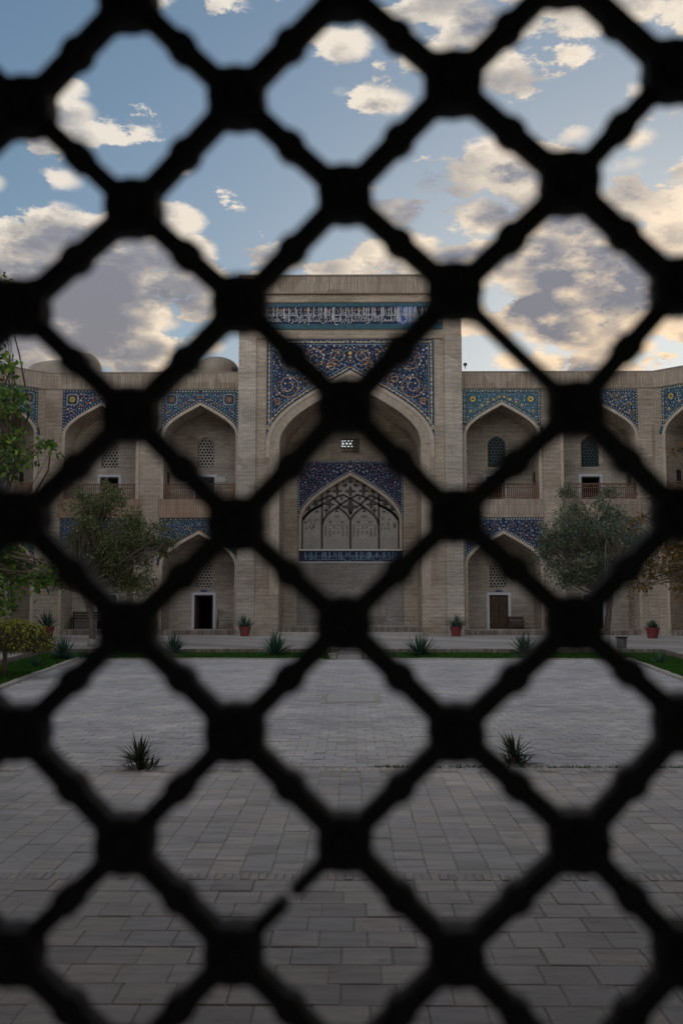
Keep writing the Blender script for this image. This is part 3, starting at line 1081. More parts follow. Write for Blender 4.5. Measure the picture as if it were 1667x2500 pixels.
YW = 50.35
X_L = at(101, 1400, Y=YW).x
X_R = at(1607, 1400, Y=YW).x
XP = -0.09
PW = 5.68
cl1, cl2 = at(484.5, 1400, Y=YW).x, at(239.5, 1400, Y=YW).x
cr1, cr2 = at(1230, 1400, Y=YW).x, at(1469, 1400, Y=YW).x
wing('left two storey brick arcade with blue tile panels beside the great portal', (0, YW, 0), 0, X_L, XP - PW + .02, [
    dict(cx=cl2, seed=31, up=('indigo', S_L2, 'medallion'), lo=('midblue', S_LOW, 'plain'), band='soldier_pink'),
    dict(cx=cl1, seed=11, up=('midblue', S_L1, 'medallion'), lo=('midblue', S_LOW, 'plain'), band='soldier_pink')])
wing('right two storey brick arcade with yellow flowered tile panels beside the great portal', (0, YW, 0), 0, XP + PW - .02, X_R, [
    dict(cx=cr1, seed=51, up=('teal', S_R1, 'medallion'), lo=('navy', S_IWAN, 'plain'), band='soldier', wmat='dark_teal', closed=True, ddx=-.1),
    dict(cx=cr2, seed=71, up=('midblue', S_R2, 'plain'), lo=('navy', S_IWAN, 'plain'), band='soldier', wmat='dark_teal')])
wing('angled corner arcade at the left end of the brick building', (X_L, YW, 0), R(45), -5.0, .0, [
    dict(cx=-2.42, seed=91, up=('teal', S_L1, 'medallion'), lo=('midblue', S_LOW, 'plain'), wmat='dark_teal')])
wing('angled corner arcade at the right end of the brick building', (X_R, YW, 0), R(-45), .0, 5.0, [
    dict(cx=2.42, seed=111, up=('midblue', S_R1, 'medallion'), lo=('midblue', S_LOW, 'plain'), wmat='dark_teal', band='soldier')])

# roof domes behind the parapet
for px, r, h, zb, lab in ((206, .98, 1.0, 14.1, 'small steep brick dome on the left roof'), (530, 1.2, .72, 14.1, 'low brick dome on the roof beside the portal'),
                          (160, 2.0, .45, 14.5, 'wide flat brick dome on the left roof behind the steep one')):
    yb = 53.6 if h > .5 else 55.5
    p = at(px, 900, Y=yb)
    b = MB()
    prof = [(r, 12.6), (r, zb + .25)] + [(r * cos(a * pi / 20), zb + .25 + h * sin(a * pi / 20)) for a in range(1, 10)] + [(0.001, zb + .25 + h)]
    b.lathe(prof, 28)
    o = b.build('roof_dome', M['roof'], None, None, True, (p.x, yb, 0))
    tag(o, lab, 'dome', 'brick domes on the roof')

# ================================================================== the great portal
T = thing('great_portal', 'tall brick portal with blue tile arch and Arabic inscription in the middle of the building', 'building', (XP, Y_FAC, 0))
AO, AI, RI = 13.49, 12.82, .88
IH, OH = 3.58, 4.26
DEP = 3.8
b = MB()
b.plate([(-PW, .03), (PW, .03), (PW, 18.36), (-PW, 18.36)], [arched_opening(IH, .04, AI, 0, 16)], 0, DEP, back=False)
b.build('wall', M['brick'], T)
b = MB()
b.box(-PW, PW, -.10, .35, 17.52, 18.40)
p = b.build('parapet', M['soldier'], T)
b = MB()
b.box(-PW - .03, PW + .03, -.14, .4, 18.40, 18.47)
b.box(-PW, PW, .35, DEP, 18.2, 18.385)
b.build('coping', M['roof'], p)
b = MB()
b.box(-PW, PW, -.13, .02, 17.46, 17.518)
b.box(-4.9, 4.9, -.06, .02, 17.02, 17.07)
b.box(-4.75, 4.75, -.05, .02, 15.12, 15.16)
b.build('string_course', M['brick_brown'], T)
for s in (-1, 1):
    b = MB()
    xa, xb = sorted((s * 4.80, s * (PW + .0)))
    b.box(xa, xb, -.10, .02, .03, 15.3)
    b.build('pilaster', M['brick_grey'], T)
    b = MB()
    xa, xb = sorted((s * 3.62, s * 4.78))
    b.box(xa, xb, -.085, .02, .03, 2.05)
    b.box(xa, xb, -.105, .02, .03, .28)
    b.build('plinth', M['brick'], T)
    b = MB()
    xa, xb = sorted((s * 4.05, s * 4.2))
    b.box(xa, xb, -.05, .02, 2.05, 9.0)
    b.build('moulding', M['brick'], T)
b = MB()
ou, inn = arch(OH, AO, RI, 18), arch(IH, AI, RI, 18)
mid = arch(OH - .2, AO - .19, RI, 18)
b.band([(OH - .2, 9.0)] + mid + [(-OH + .2, 9.0)], [(OH, 9.0)] + ou + [(-OH, 9.0)], -.075, .02)
b.build('arch_moulding', M['trim'], T)
b = MB()
n = len(mid)
rg = random.Random(77)


def arc_len(pts):
    L = [0]
    for p0, p1 in zip(pts, pts[1:]):
        L.append(L[-1] + hypot(p1[0] - p0[0], p1[1] - p0[1]))
    return L


def along(pts, u):
    L = arc_len(pts)
    q = u * L[-1]
    for i in range(len(L) - 1):
        if q <= L[i + 1] + 1e-9:
            t = (q - L[i]) / ((L[i + 1] - L[i]) or 1)
            return (pts[i][0] + (pts[i + 1][0] - pts[i][0]) * t, pts[i][1] + (pts[i + 1][1] - pts[i][1]) * t)
    return pts[-1]


NV = 150
for k in range(NV):
    u0, u1 = k / NV + .0006, (k + 1) / NV - .0006
    a, c2, d, e = along(inn, u0), along(inn, u1), along(mid, u0), along(mid, u1)
    yy = -.03 - rg.uniform(0, .02)
    b.add([(a[0], yy, a[1]), (c2[0], yy, c2[1]), (e[0], yy, e[1]), (d[0], yy, d[1]),
           (a[0], .02, a[1]), (c2[0], .02, c2[1]), (e[0], .02, e[1]), (d[0], .02, d[1])],
          [(0, 1, 2, 3), (0, 4, 5, 1), (1, 5, 6, 2), (3, 7, 4, 0)])
for s in (-1, 1):
    z = 2.07
    while z < AI - RI * IH - .05:
        xa, xb = sorted((s * IH, s * (OH - .205)))
        b.box(xa, xb, -.03 - rg.uniform(0, .012), .02, z, z + .06)
        z += .068
b.build('arch_bricks', M['trim'], T, 'stuff')
spandrel(T, 0, OH, 15.1, AO, RI, -.045, 5, 'navy', S_PORTAL, 'spiral')

# inscription band
FZ0, FZ1, FW = 15.62, 17.0, 4.72
b = MB()
b.plate([(-FW, FZ0), (FW, FZ0), (FW, FZ1), (-FW, FZ1)], [], -.05, .02)
fr = b.build('inscription_panel', M['navy'], T)
b = MB()
b.box(-FW, FW, -.062, -.051, FZ0 + .005, FZ0 + .27)
b.box(-FW, FW, -.062, -.051, FZ1 - .19, FZ1 - .005)
b.build('border_tiles', M['teal'], fr)
b = MB()
b.box(2.42, 3.36, -.058, -.0505, FZ0 + .275, FZ1 - .195)
b.build('repaired_tiles', M['repair'], fr)

FORMS = ('ISOLATED', 'INITIAL', 'MEDIAL', 'FINAL')
NOJOIN = 'اأإآدذرزوؤةىء'


def shape(word):
    """presentation forms of one word, in left to right order for a plain text object"""
    out = []
    i = 0
    prev = False
    ch = list(word)
    while i < len(ch):
        c = ch[i]
        nxt = ch[i + 1] if i + 1 < len(ch) else None
        if c == 'ل' and nxt and nxt in 'اأإآ':
            nm = {'ا': 'ALEF', 'أ': 'ALEF WITH HAMZA ABOVE', 'إ': 'ALEF WITH HAMZA BELOW', 'آ': 'ALEF WITH MADDA ABOVE'}[nxt]
            out.append(UD.lookup('ARABIC LIGATURE LAM WITH %s %s FORM' % (nm, 'FINAL' if prev else 'ISOLATED')))
            prev = False
            i += 2
            continue
        join_next = nxt is not None and c not in NOJOIN and nxt != 'ء'
        form = 'MEDIAL' if prev and join_next else 'FINAL' if prev else 'INITIAL' if join_next else 'ISOLATED'
        if c == 'ء':
            form = 'ISOLATED'
        try:
            out.append(UD.lookup(UD.name(c) + ' %s FORM' % form))
        except KeyError:
            out.append(c)
        prev = join_next
        i += 1
    return ''.join(out[::-1])


def text_mesh(body):
    cu = bpy.data.curves.new('lettering', 'FONT')
    cu.body = body
    cu.resolution_u = 2
    ob = bpy.data.objects.new('lettering', cu)
    COL.objects.link(ob)
    bpy.context.view_layer.update()
    me = bpy.data.meshes.new_from_object(ob.evaluated_get(bpy.context.evaluated_depsgraph_get()))
    vs = [tuple(v.co) for v in me.vertices]
    fs = [tuple(p.vertices) for p in me.polygons]
    bpy.data.objects.remove(ob)
    bpy.data.meshes.remove(me)
    bpy.data.curves.remove(cu)
    return vs, fs


VERSE = ('يا أيها الذين آمنوا إذا قيل لكم تفسحوا في المجالس فافسحوا يفسح الله لكم وإذا قيل انشزوا فانشزوا '
         'يرفع الله الذين آمنوا منكم والذين أوتوا العلم درجات والله بما تعملون خبير').split()


def write_band(b, x_left, x_right, z0, hgt, words, rng, yy, tiers=2):
    """two woven tiers of words with their tall strokes drawn up to the top edge"""
    tier_words = [words[k::tiers] for k in range(tiers)]
    for k, ws in enumerate(tier_words):
        ms = [text_mesh(shape(q)) for q in ws]
        wid = [max(v[0] for v in m[0]) - min(v[0] for v in m[0]) for m in ms]
        tot = sum(wid) + .06 * len(ws)
        sx = (x_right - x_left) / tot
        x = x_right
        base = z0 + hgt * (.13 if k == 0 else .46)
        sz = hgt * (.50 if k == 0 else .46)
        for (vs, fs), wd in zip(ms, wid):
            mn = min(v[0] for v in vs)
            x -= wd * sx
            b.add([(x + (v[0] - mn) * sx, yy - k * .003, base + v[1] * sz) for v in vs], fs)
            x -= .06 * sx
    x = x_left + .05
    while x < x_right:
        wv = rng.uniform(.016, .026)
        zt = z0 + hgt * rng.uniform(.93, .99)
        zb = z0 + hgt * rng.choice((.12, .2, .3, .42))
        b.add([(x - wv, yy - .006, zb), (x + wv, yy - .006, zb + .02), (x + wv * 1.3, yy - .006, zt), (x - wv, yy - .006, zt - .03)], [(0, 1, 2, 3)])
        x += rng.choice((.07, .12, .19, .26, .34))


rng = random.Random(12)
b = MB()
write_band(b, -FW + .1, FW - .1, FZ0 + .28, FZ1 - FZ0 - .48, VERSE, rng, -.066)
b.build('lettering', M['white'], fr)
b = MB()
x = -FW + .15
while x < FW - .15:
    hgt = rng.uniform(.05, .12)
    wd = rng.uniform(.015, .05)
    b.box(x, x + wd, -.059, -.0515, FZ1 - .40, FZ1 - .40 + hgt)
    if rng.random() < .6:
        b.box(x, x + rng.uniform(.08, .2), -.0585, -.0515, FZ1 - .40, FZ1 - .375)
    x += rng.uniform(.06, .2)
b.build('ochre_inlay', M['orange'], fr, 'stuff')
b = MB()
for x, wd in ((2.47, .05), (2.56, .07), (2.86, .07), (3.02, .16), (3.27, .06), (3.35, .04)):
    b.box(x, x + wd, -.064, -.0585, FZ0 + .34, FZ1 - .2)
b.build('repaired_strokes', M['pale'], fr)

# back wall of the iwan
BW = 4.0
b = MB()
LAT = arched_opening(2.66, 4.56, 8.55, 0, 16, .95)
GRW = [(-.5, 9.78), (.5, 9.78), (.5, 10.58), (-.5, 10.58)]
b.plate([(-BW, .03), (BW, .03), (BW, 13.4), (-BW, 13.4)], [LAT, GRW], DEP, DEP + .55)
b.build('iwan_wall', M['brick'], T)
for s in (-1, 1):
    b = MB()
    xa, xb = sorted((s * 2.86, s * 3.578))
    b.box(xa, xb, DEP - .45, DEP + .01, .03, 9.9)
    b.build('pier', M['brick'], T)
b = MB()
b.box(-2.855, 2.855, DEP - .02, DEP + .01, .4, 3.8)
b.build('dado', M['brick_dado'], T)
spandrel(T, 0, 2.855, 9.38, 8.74, .95, DEP - .045, 23, 'indigo', S_IWAN, 'plain')
b = MB()
ou, inn = arch(2.78, 8.73, .95, 16), arch(2.66, 8.55, .95, 16)
b.band([(2.66, 4.56)] + inn + [(-2.66, 4.56)], [(2.78, 4.56)] + ou + [(-2.78, 4.56)], DEP - .075, DEP + .02)
b.build('arch_trim', M['trim'], T)
b = MB()
b.plate([(-2.75, 4.4), (2.75, 4.4), (2.75, 8.6), (-2.75, 8.6)], [], DEP + .40, DEP + .54)
net = b.build('vault_net', M['plaster'], T)
b = MB()
b.box(-2.8, 2.8, DEP - .12, DEP + .38, 4.46, 4.55)
b.box(-2.8, 2.8, DEP - .06, DEP + .0, 3.82, 3.88)
b.build('sill', M['sill'], T)
b = MB()
b.box(-2.78, 2.78, DEP - .03, DEP + .0, 3.885, 4.455)
tb = b.build('tile_band', M['navy'], T)
b = MB()
write_band(b, -2.5, 2.5, 3.89, .55, VERSE[:14], random.Random(3), DEP - .036)
b.build('lettering', M['pale'], tb)


def nx(c):
    return (c - 768) / 5.807 / 45.2


def nz(c):
    return 9.37 - (1110 + c / 5.807 - 1125) * .02231


RIBS = [[(362, 1335), (362, 545)], [(75, 1335), (76, 940)],
        [(365, 980), (385, 915), (430, 850), (510, 785), (600, 720), (700, 655), (768, 615), (870, 562), (960, 588), (1060, 638), (1172, 700), (1290, 755), (1390, 840), (1455, 925)],
        [(768, 925), (740, 870), (690, 815), (600, 745), (560, 770)], [(640, 715), (560, 640), (490, 572), (430, 592), (350, 632), (250, 668)],
        [(88, 905), (150, 830), (240, 770), (362, 710)]]
b = MB()
for rb in RIBS:
    for sgn in (1, -1):
        pts = [(sgn * nx(a), DEP + .375, nz(c)) for a, c in rb]
        for q0, q1 in zip(pts, pts[1:]):
            d = Vector(q1) - Vector(q0)
            nrm = Vector((-d.z, 0, d.x)).normalized() * .058
            e = d.normalized() * .02
            A, B_ = Vector(q0) - e, Vector(q1) + e
            vs = [A + nrm, A - nrm, B_ - nrm, B_ + nrm]
            b.add([tuple(v) for v in vs] + [(v.x, DEP + .41, v.z) for v in vs], [(0, 1, 2, 3), (0, 4, 5, 1), (1, 5, 6, 2), (2, 6, 7, 3), (3, 7, 4, 0)])
pts = [(nx(768), nz(1335)), (nx(768), nz(915))]
b.box(-.06, .06, DEP + .372, DEP + .41, pts[0][1], pts[1][1])
b.build('ribs', M['rib'], net)


def cross(b, x, z, s, q=1.0):
    s *= 1.22
    b.plate([(x + u * s * q, z + v * s) for u, v in ((1, 0), (.72, .2), (.4, .18), (.3, .36), (.2, .7), (0, 1), (-.2, .7), (-.3, .36), (-.4, .18), (-.72, .2),
                                                     (-1, 0), (-.72, -.2), (-.4, -.18), (-.3, -.36), (-.2, -.7), (0, -1), (.2, -.7), (.3, -.36), (.4, -.18), (.72, -.2))],
            [], DEP + .388, DEP + .41)


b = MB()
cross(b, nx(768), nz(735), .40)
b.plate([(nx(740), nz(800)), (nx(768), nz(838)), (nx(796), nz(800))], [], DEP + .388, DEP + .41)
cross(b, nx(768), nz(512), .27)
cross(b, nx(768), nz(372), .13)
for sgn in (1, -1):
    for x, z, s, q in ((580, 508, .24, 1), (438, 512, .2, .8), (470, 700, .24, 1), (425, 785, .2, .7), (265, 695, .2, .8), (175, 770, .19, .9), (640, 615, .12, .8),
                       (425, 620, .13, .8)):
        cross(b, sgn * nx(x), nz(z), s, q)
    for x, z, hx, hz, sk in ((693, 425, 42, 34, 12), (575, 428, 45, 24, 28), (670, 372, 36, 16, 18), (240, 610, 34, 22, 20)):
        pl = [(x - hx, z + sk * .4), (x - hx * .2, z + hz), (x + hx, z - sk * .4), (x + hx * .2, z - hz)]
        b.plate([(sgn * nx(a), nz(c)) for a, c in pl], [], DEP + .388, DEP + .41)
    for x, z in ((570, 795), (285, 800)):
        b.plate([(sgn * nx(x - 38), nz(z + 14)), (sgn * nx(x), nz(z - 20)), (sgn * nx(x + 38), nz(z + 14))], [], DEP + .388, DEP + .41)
b.build('star_recess_shade', M['rib'], net)  # raised dark plates stand in for the shade of cut stars
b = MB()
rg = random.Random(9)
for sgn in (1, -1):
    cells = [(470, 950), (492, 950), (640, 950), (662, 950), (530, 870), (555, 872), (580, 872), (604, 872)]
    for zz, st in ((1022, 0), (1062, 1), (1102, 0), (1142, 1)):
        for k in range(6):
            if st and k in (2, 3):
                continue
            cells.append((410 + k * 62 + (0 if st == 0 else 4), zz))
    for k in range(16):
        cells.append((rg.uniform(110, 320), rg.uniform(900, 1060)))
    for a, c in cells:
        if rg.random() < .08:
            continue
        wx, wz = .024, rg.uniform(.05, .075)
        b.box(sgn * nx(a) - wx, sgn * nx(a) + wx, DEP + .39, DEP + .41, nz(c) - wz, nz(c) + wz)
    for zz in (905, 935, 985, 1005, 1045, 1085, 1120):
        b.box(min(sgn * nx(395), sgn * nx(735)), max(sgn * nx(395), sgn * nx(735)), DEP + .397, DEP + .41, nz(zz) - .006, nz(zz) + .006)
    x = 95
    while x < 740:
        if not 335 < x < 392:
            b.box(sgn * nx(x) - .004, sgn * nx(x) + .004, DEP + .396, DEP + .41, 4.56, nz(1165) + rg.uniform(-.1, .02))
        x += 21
b.build('hole_shade_and_lines', M['rib'], net, 'stuff')  # dark boxes stand in for shaded brick holes, beside thin dark lines
hex_grille(T, 'grille', M['rib'], .5, 9.79, 10.57, 0, DEP + .06, pitch=.2, hole=.07, arched=False)
# floor and steps of the iwan
b = MB()
b.box(-IH + .005, IH - .005, .5, DEP, .03, .46)
b.build('iwan_floor', M['stone'], T)
b = MB()
b.box(-IH + .005, IH - .005, -.45, .5, .03, .2)
b.build('step', M['stone'], T)
b = MB()
x = -IH + .01
while x < IH - .08:
    b.box(x, x + .066, .47 - rg.uniform(0, .01), .499, .2, .462 - rg.uniform(0, .006))
    x += .078
b.build('step_bricks', M['riser'], T, 'stuff')
# added blockers behind the grille, so the sky shows only in its upper holes
b = MB()
b.box(-PW, PW, 9.0, 9.2, .03, 10.95)
b.box(-PW, -PW + .2, DEP, 9.0, .03, 11.0)
b.box(PW - .2, PW, DEP, 9.0, .03, 11.0)
b.box(-PW, PW, DEP + .55, 9.0, 8.9, 9.1)
b.box(.12, PW, DEP + 1.2, DEP + 1.4, 9.1, 12.0)
b.build('rear_sky_block', M['roof'], T)


# ================================================================== plants
def leaf(b, p, rng, size, droop=0.3, ratio=.5):
    a = rng.random() * 6.283
    el = rng.uniform(-1.1, .7) - droop
    d = Vector((cos(a) * cos(el), sin(a) * cos(el), sin(el)))
    s = d.cross(Vector((rng.gauss(0, 1), rng.gauss(0, 1), rng.gauss(0, 1))))
    s.normalize()
    n = d.cross(s)
    l = size * rng.uniform(.7, 1.25)
    p = Vector(p)
    q = p + d * l * .45 + n * l * .06
    b.add([p, q + s * l * ratio / 2, p + d * l - n * l * .05, q - s * l * ratio / 2], [(0, 1, 2, 3)])


def limb(b, p0, p1, r0, r1, rng, n=6, sag=.12, seg=5):
    p0, p1 = Vector(p0), Vector(p1)
    L = (p1 - p0).length
    pts = []
    off = Vector((rng.gauss(0, sag), rng.gauss(0, sag), rng.gauss(0, sag * .6))) * L
    for i in range(seg + 1):
        t = i / seg
        pts.append(p0.lerp(p1, t) + off * sin(pi * t) + Vector((rng.gauss(0, .012), rng.gauss(0, .012), 0)) * L * (1 if 0 < i < seg else 0))
    b.tube(pts, [r0 + (r1 - r0) * i / seg for i in range(seg + 1)], n)
    return pts


def tree(name, label, base, trunk_top, clumps, leafmat, barkmat, seed, leaf_n, leaf_s, r0, group='trees round the court', ratio=.5, trunk_pts=None, spread=.44):
    """clumps: (centre, radius) lists in world space; trunk and limbs lead to them"""
    rng = random.Random(seed)
    base = Vector(base)
    t = thing(name, label, 'tree', base, 0, group)
    tr = MB()
    top = Vector(trunk_top) - base
    pts = [Vector((0, 0, -.05))] + [Vector(q) - base for q in (trunk_pts or [])] + [top]
    tr.tube(pts, [r0 * (1.25 if i == 0 else 1 - .45 * i / len(pts)) for i in range(len(pts))], 9)
    lf = MB()
    tw = MB()
    for c, rad in clumps:
        c = Vector(c) - base
        w = limb(tw, top if rng.random() < .7 else top.lerp(pts[-2], .3), c, r0 * .38, r0 * .07, rng)
        k = max(3, int(7 * rad / .5))
        for _ in range(k):
            q = c + Vector((rng.gauss(0, .5), rng.gauss(0, .5), rng.gauss(0, .45))) * rad
            limb(tw, w[rng.randrange(2, len(w))], q, r0 * .10, r0 * .03, rng, 4, .1, 3)
            for _ in range(int(leaf_n * rad * rad / k)):
                z = Vector((rng.gauss(0, 1), rng.gauss(0, 1), rng.gauss(0, .8))) * rad * spread
                leaf(lf, q + z, rng, leaf_s, .25, ratio)
    trunk = tr.build('trunk', M['bark'], t, None, True)
    if barkmat is not M['bark']:
        wb = MB()
        e = pts[0].lerp(pts[1], min(1, .55 / (pts[1] - pts[0]).length))
        wb.tube([pts[0], pts[0].lerp(e, .5), e], [r0 * 1.27, r0 * 1.2, r0 * 1.06], 9)
        wb.build('whitewash', barkmat, trunk, None, True)
    tw.build('limbs', M['bark'], trunk, None, True)
    lf.build('crown', leafmat, t, 'stuff')
    return t


def blob(rng, c, rx, ry, rz, n, r):
    out = []
    while len(out) < n:
        v = Vector((rng.uniform(-1, 1), rng.uniform(-1, 1), rng.uniform(-1, 1)))
        if .15 < v.length < 1:
            out.append((Vector(c) + Vector((v.x * rx, v.y * ry, v.z * rz)), r * rng.uniform(.75, 1.25)))
    return out


rng = random.Random(2)
yt = 37.6
p = at(224, 1588, Z=Z_TERR)
base = Vector((p.x, yt, Z_TERR))
base.x = at(224, 1588, Y=yt).x
c = at(262, 1318, Y=yt)
tp = at(196, 1440, Y=yt)
cl = blob(rng, c, 2.15, 1.5, 1.5, 46, .37) + blob(rng, at(150, 1400, Y=yt), .85, .8, .35, 9, .34) + blob(rng, at(395, 1330, Y=yt), .35, .5, .9, 6, .24) + blob(rng, at(250, 1215, Y=yt), 1.2, .6, .25, 7, .22) + blob(rng, at(320, 1420, Y=yt), .5, .7, .35, 6, .36) \
    + blob(rng, at(215, 1240, Y=yt), .7, .6, .5, 7, .36)
tree('courtyard_tree', 'tree with a broad grey green crown in front of the left arcade', base, tp, cl, M['leaf_olive'], M['bark_white'], 5, 2700, .10, .14,
     trunk_pts=[at(226, 1560, Y=yt), at(224, 1510, Y=yt), at(214, 1465, Y=yt)])
c = at(1440, 1318, Y=yt)
base = Vector((at(1478, 1588, Y=yt).x, yt, Z_TERR))
cl = blob(rng, c, 2.15, 1.5, 1.45, 44, .37) + blob(rng, at(1330, 1300, Y=yt), .4, .5, .8, 6, .24) + blob(rng, at(1430, 1205, Y=yt), 1.2, .6, .25, 7, .22) + blob(rng, at(1385, 1400, Y=yt), .6, .7, .4, 7, .36)
tree('courtyard_tree', 'tree with a round dull green crown in front of the right arcade', base, at(1490, 1440, Y=yt), cl, M['leaf_grey'], M['bark_white'], 6, 2400, .10, .14,
     trunk_pts=[at(1479, 1550, Y=yt), at(1486, 1490, Y=yt)])

# broad leaved tree whose branches reach in from the left
yn = 26.0
rng = random.Random(9)
tx = at(-150, 1500, Y=yn).x
cl = []
for px, py, n, rx, rz, r in ((30, 690, 2, .2, .08, .22), (6, 700, 3, .25, .2, .3), (8, 880, 5, .2, .35, .34), (25, 985, 6, .32, .4, .36), (60, 1090, 5, .4, .28, .3), (100, 1080, 3, .25, .2, .24),
                             (30, 1135, 4, .4, .2, .3), (20, 1390, 7, .45, .3, .36), (90, 1400, 5, .45, .22, .3), (140, 1400, 4, .3, .2, .26), (10, 1480, 4, .2, .3, .3),
                             (45, 1340, 5, .4, .2, .3), (-120, 760, 6, .9, .7, .5), (-160, 1000, 9, .9, .9, .5), (-120, 1250, 8, .9, .8, .5)):
    cl += blob(rng, at(px, py, Y=yn), rx, .7, rz, n, r)
tree('broadleaf_tree', 'bright green broad leaved tree reaching in at the left edge', (tx, yn, Z_COURT), at(-140, 1330, Y=yn), cl, M['leaf_bright'], M['bark'], 12, 400, .18, .16,
     ratio=.62, trunk_pts=[at(-152, 1450, Y=yn)], spread=.42)
yn = 27.0
tx = at(1800, 1500, Y=yn).x
cl = []
for px, py, n, rx, rz, r in ((1650, 1230, 5, .3, .3, .3), (1600, 1215, 4, .35, .2, .25), (1560, 1270, 3, .3, .2, .22), (1640, 1330, 6, .35, .3, .34), (1600, 1390, 5, .4, .2, .3),
                             (1655, 1440, 4, .2, .25, .28), (1555, 1430, 3, .3, .12, .22), (1780, 1150, 8, .9, .9, .5), (1790, 1360, 7, .8, .7, .45), (1645, 1100, 2, .15, .3, .2)):
    cl += blob(rng, at(px, py, Y=yn), rx, .7, rz, n, r)
tree('autumn_tree', 'tree with orange and olive leaves hanging in at the right edge', (tx, yn, Z_COURT), at(1795, 1340, Y=yn), cl, M['leaf_autumn'], M['bark'], 15, 620, .12, .15,
     trunk_pts=[at(1800, 1430, Y=yn)], spread=.4)

# clipped small tree on the left lawn
yb = 24.1
base = Vector((at(11, 1657, Y=yb).x, yb, Z_COURT))
t = thing('clipped_tree', 'small clipped umbrella shaped tree with yellow green tips on the left lawn', 'tree', base, 0, 'trees round the court')
b = MB()
b.tube([(0, 0, -.05), (.01, 0, .3), (0, .02, .8)], [.066, .058, .05], 9)
tr = b.build('trunk', M['bark'], t, None, True)
rng = random.Random(33)
b = MB()
for _ in range(26):
    a, r = rng.random() * 6.28, rng.uniform(.3, .95)
    limb(b, (0, .02, .74), (cos(a) * r, sin(a) * r, rng.uniform(.78, 1.25)), .022, .008, rng, 5, .08, 3)
b.build('limbs', M['bark'], tr)
b, b2 = MB(), MB()
n = 0
while n < 9000:
    x, y, z = rng.uniform(-1.15, 1.15), rng.uniform(-1.1, 1.1), rng.uniform(0, 1)
    r = hypot(x, y)
    lump = 1 + .10 * sin(5 * math.atan2(y, x) + 1) + .06 * sin(11 * math.atan2(y, x)) + .06 * sin(9 * z)
    f = (r / (1.12 * lump)) ** 2 + ((z - .28) / .62) ** 2
    if f > 1 or z < .02 + .06 * sin(9 * x) ** 2:
        continue
    if f < .45 and rng.random() < .7:
        continue
    n += 1
    q = (x, y, z * .84 + .60)
    if f > .72 and rng.random() < .42:
        leaf(b2, q, rng, .065, -.5, .6)
    else:
        leaf(b, q, rng, .062, 0, .6)
for _ in range(70):
    a, r = rng.random() * 6.28, rng.uniform(.2, 1.1)
    for k in range(9):
        leaf(b2, (cos(a) * r + rng.gauss(0, .03), sin(a) * r + rng.gauss(0, .03), 0.60 + .84 * (.28 + .62 * sqrt(max(0, 1 - (r / 1.14) ** 2))) + rng.uniform(0, .08)), rng, .06, -.6, .6)
b.build('crown', M['leaf_dull'], t, 'stuff')
b2.build('new_shoots', M['leaf_lime'], t, 'stuff')


def blades(b, rng, n, L, wd, el0, el1, curl=.35, seg=4, r0=.03, z0=0.0):
    for k in range(n):
        a = rng.random() * 6.283
        e = R(rng.uniform(el0, el1))
        l = L * rng.uniform(.7, 1.1)
        d = Vector((cos(a), sin(a), 0))
        s = Vector((-sin(a), cos(a), 0))
        p = d * r0 * rng.random() + Vector((0, 0, z0))
        vs = []
        for i in range(seg + 1):
            t = i / seg
            ww = wd * (.55 + .9 * t * (1 - t) * 2) * (1 - t ** 2.2) + .0015
            vs += [p + s * ww / 2, p - Vector((0, 0, ww * .18)), p - s * ww / 2]
            ee = e - curl * t * t * (1.5 - e)
            p = p + (d * cos(ee) + Vector((0, 0, sin(ee)))) * l / seg
        fs = []
        for i in range(seg):
            fs += [(3 * i, 3 * i + 1, 3 * i + 4, 3 * i + 3), (3 * i + 1, 3 * i + 2, 3 * i + 5, 3 * i + 4)]
        b.add(vs, fs)


def yucca(px, py, h, label, seed, z=Z_COURT, Y=None, n=130):
    p = at(px, py, Z=z) if Y is None else Vector((at(px, py, Y=Y).x, Y, z))
    rng = random.Random(seed)
    t = thing('yucca', label, 'plant', p, 0, 'yuccas on the lawns')
    b = MB()
    b.tube([(0, 0, -.03), (0, 0, h * .12)], [.06, .05], 8)
    b.build('stem', M['bark'], t)
    b = MB()
    blades(b, rng, n, h * .92, h * .06, 2, 88, .25, 4, .07, h * .08)
    b.build('leaves', M['yucca'], t, 'stuff')


yucca(672, 1606, .95, 'yucca on the far lawn left of the garden step', 1, Y=33.3)
yucca(1026, 1604, .88, 'yucca on the far lawn right of the garden step', 2, Y=33.4)
yucca(423, 1600, .85, 'leftmost yucca on the far lawn, half behind the lattice', 3, Y=34.6)
yucca(1281, 1600, .85, 'rightmost yucca on the far lawn, half behind the lattice', 4, Y=34.4)
yucca(157, 1613, .85, 'spiky yucca on the left lawn behind the clipped tree', 5)
yucca(86, 1632, .42, 'low dark yucca beside the clipped tree on the left lawn', 6, n=60)
yucca(1610, 1622, .45, 'low yucca on the right lawn near the corner', 7, n=60)


def near_plant(px, py, h, label, seed, tilt):
    p = at(px, py, Z=Z_COURT)
    rng = random.Random(seed)
    t = thing('dwarf_palm', label, 'plant', p, 0, 'small palms at the front of the court')
    b = MB()
    top = Vector((tilt * h * .5, 0, h * .26))
    b.tube([(0, 0, -.02), top * .5 + Vector((tilt * .02, 0, 0)), top], [.028, .026, .02], 7)
    b.build('stem', M['bark'], t)
    b = MB()
    blades(b, rng, 56, h * .5, .025, 5, 80, .2, 4, .16, 0)
    b.build('base_leaves', M['palm'], t, 'stuff')
    b = MB()
    blades(b, rng, 50, h * .88, .030, -5, 70, .12, 4, .02, 0)
    b.v = [tuple(Vector(q) + top * .92) for q in b.v]
    b.build('crown_leaves', M['palm'], t, 'stuff')


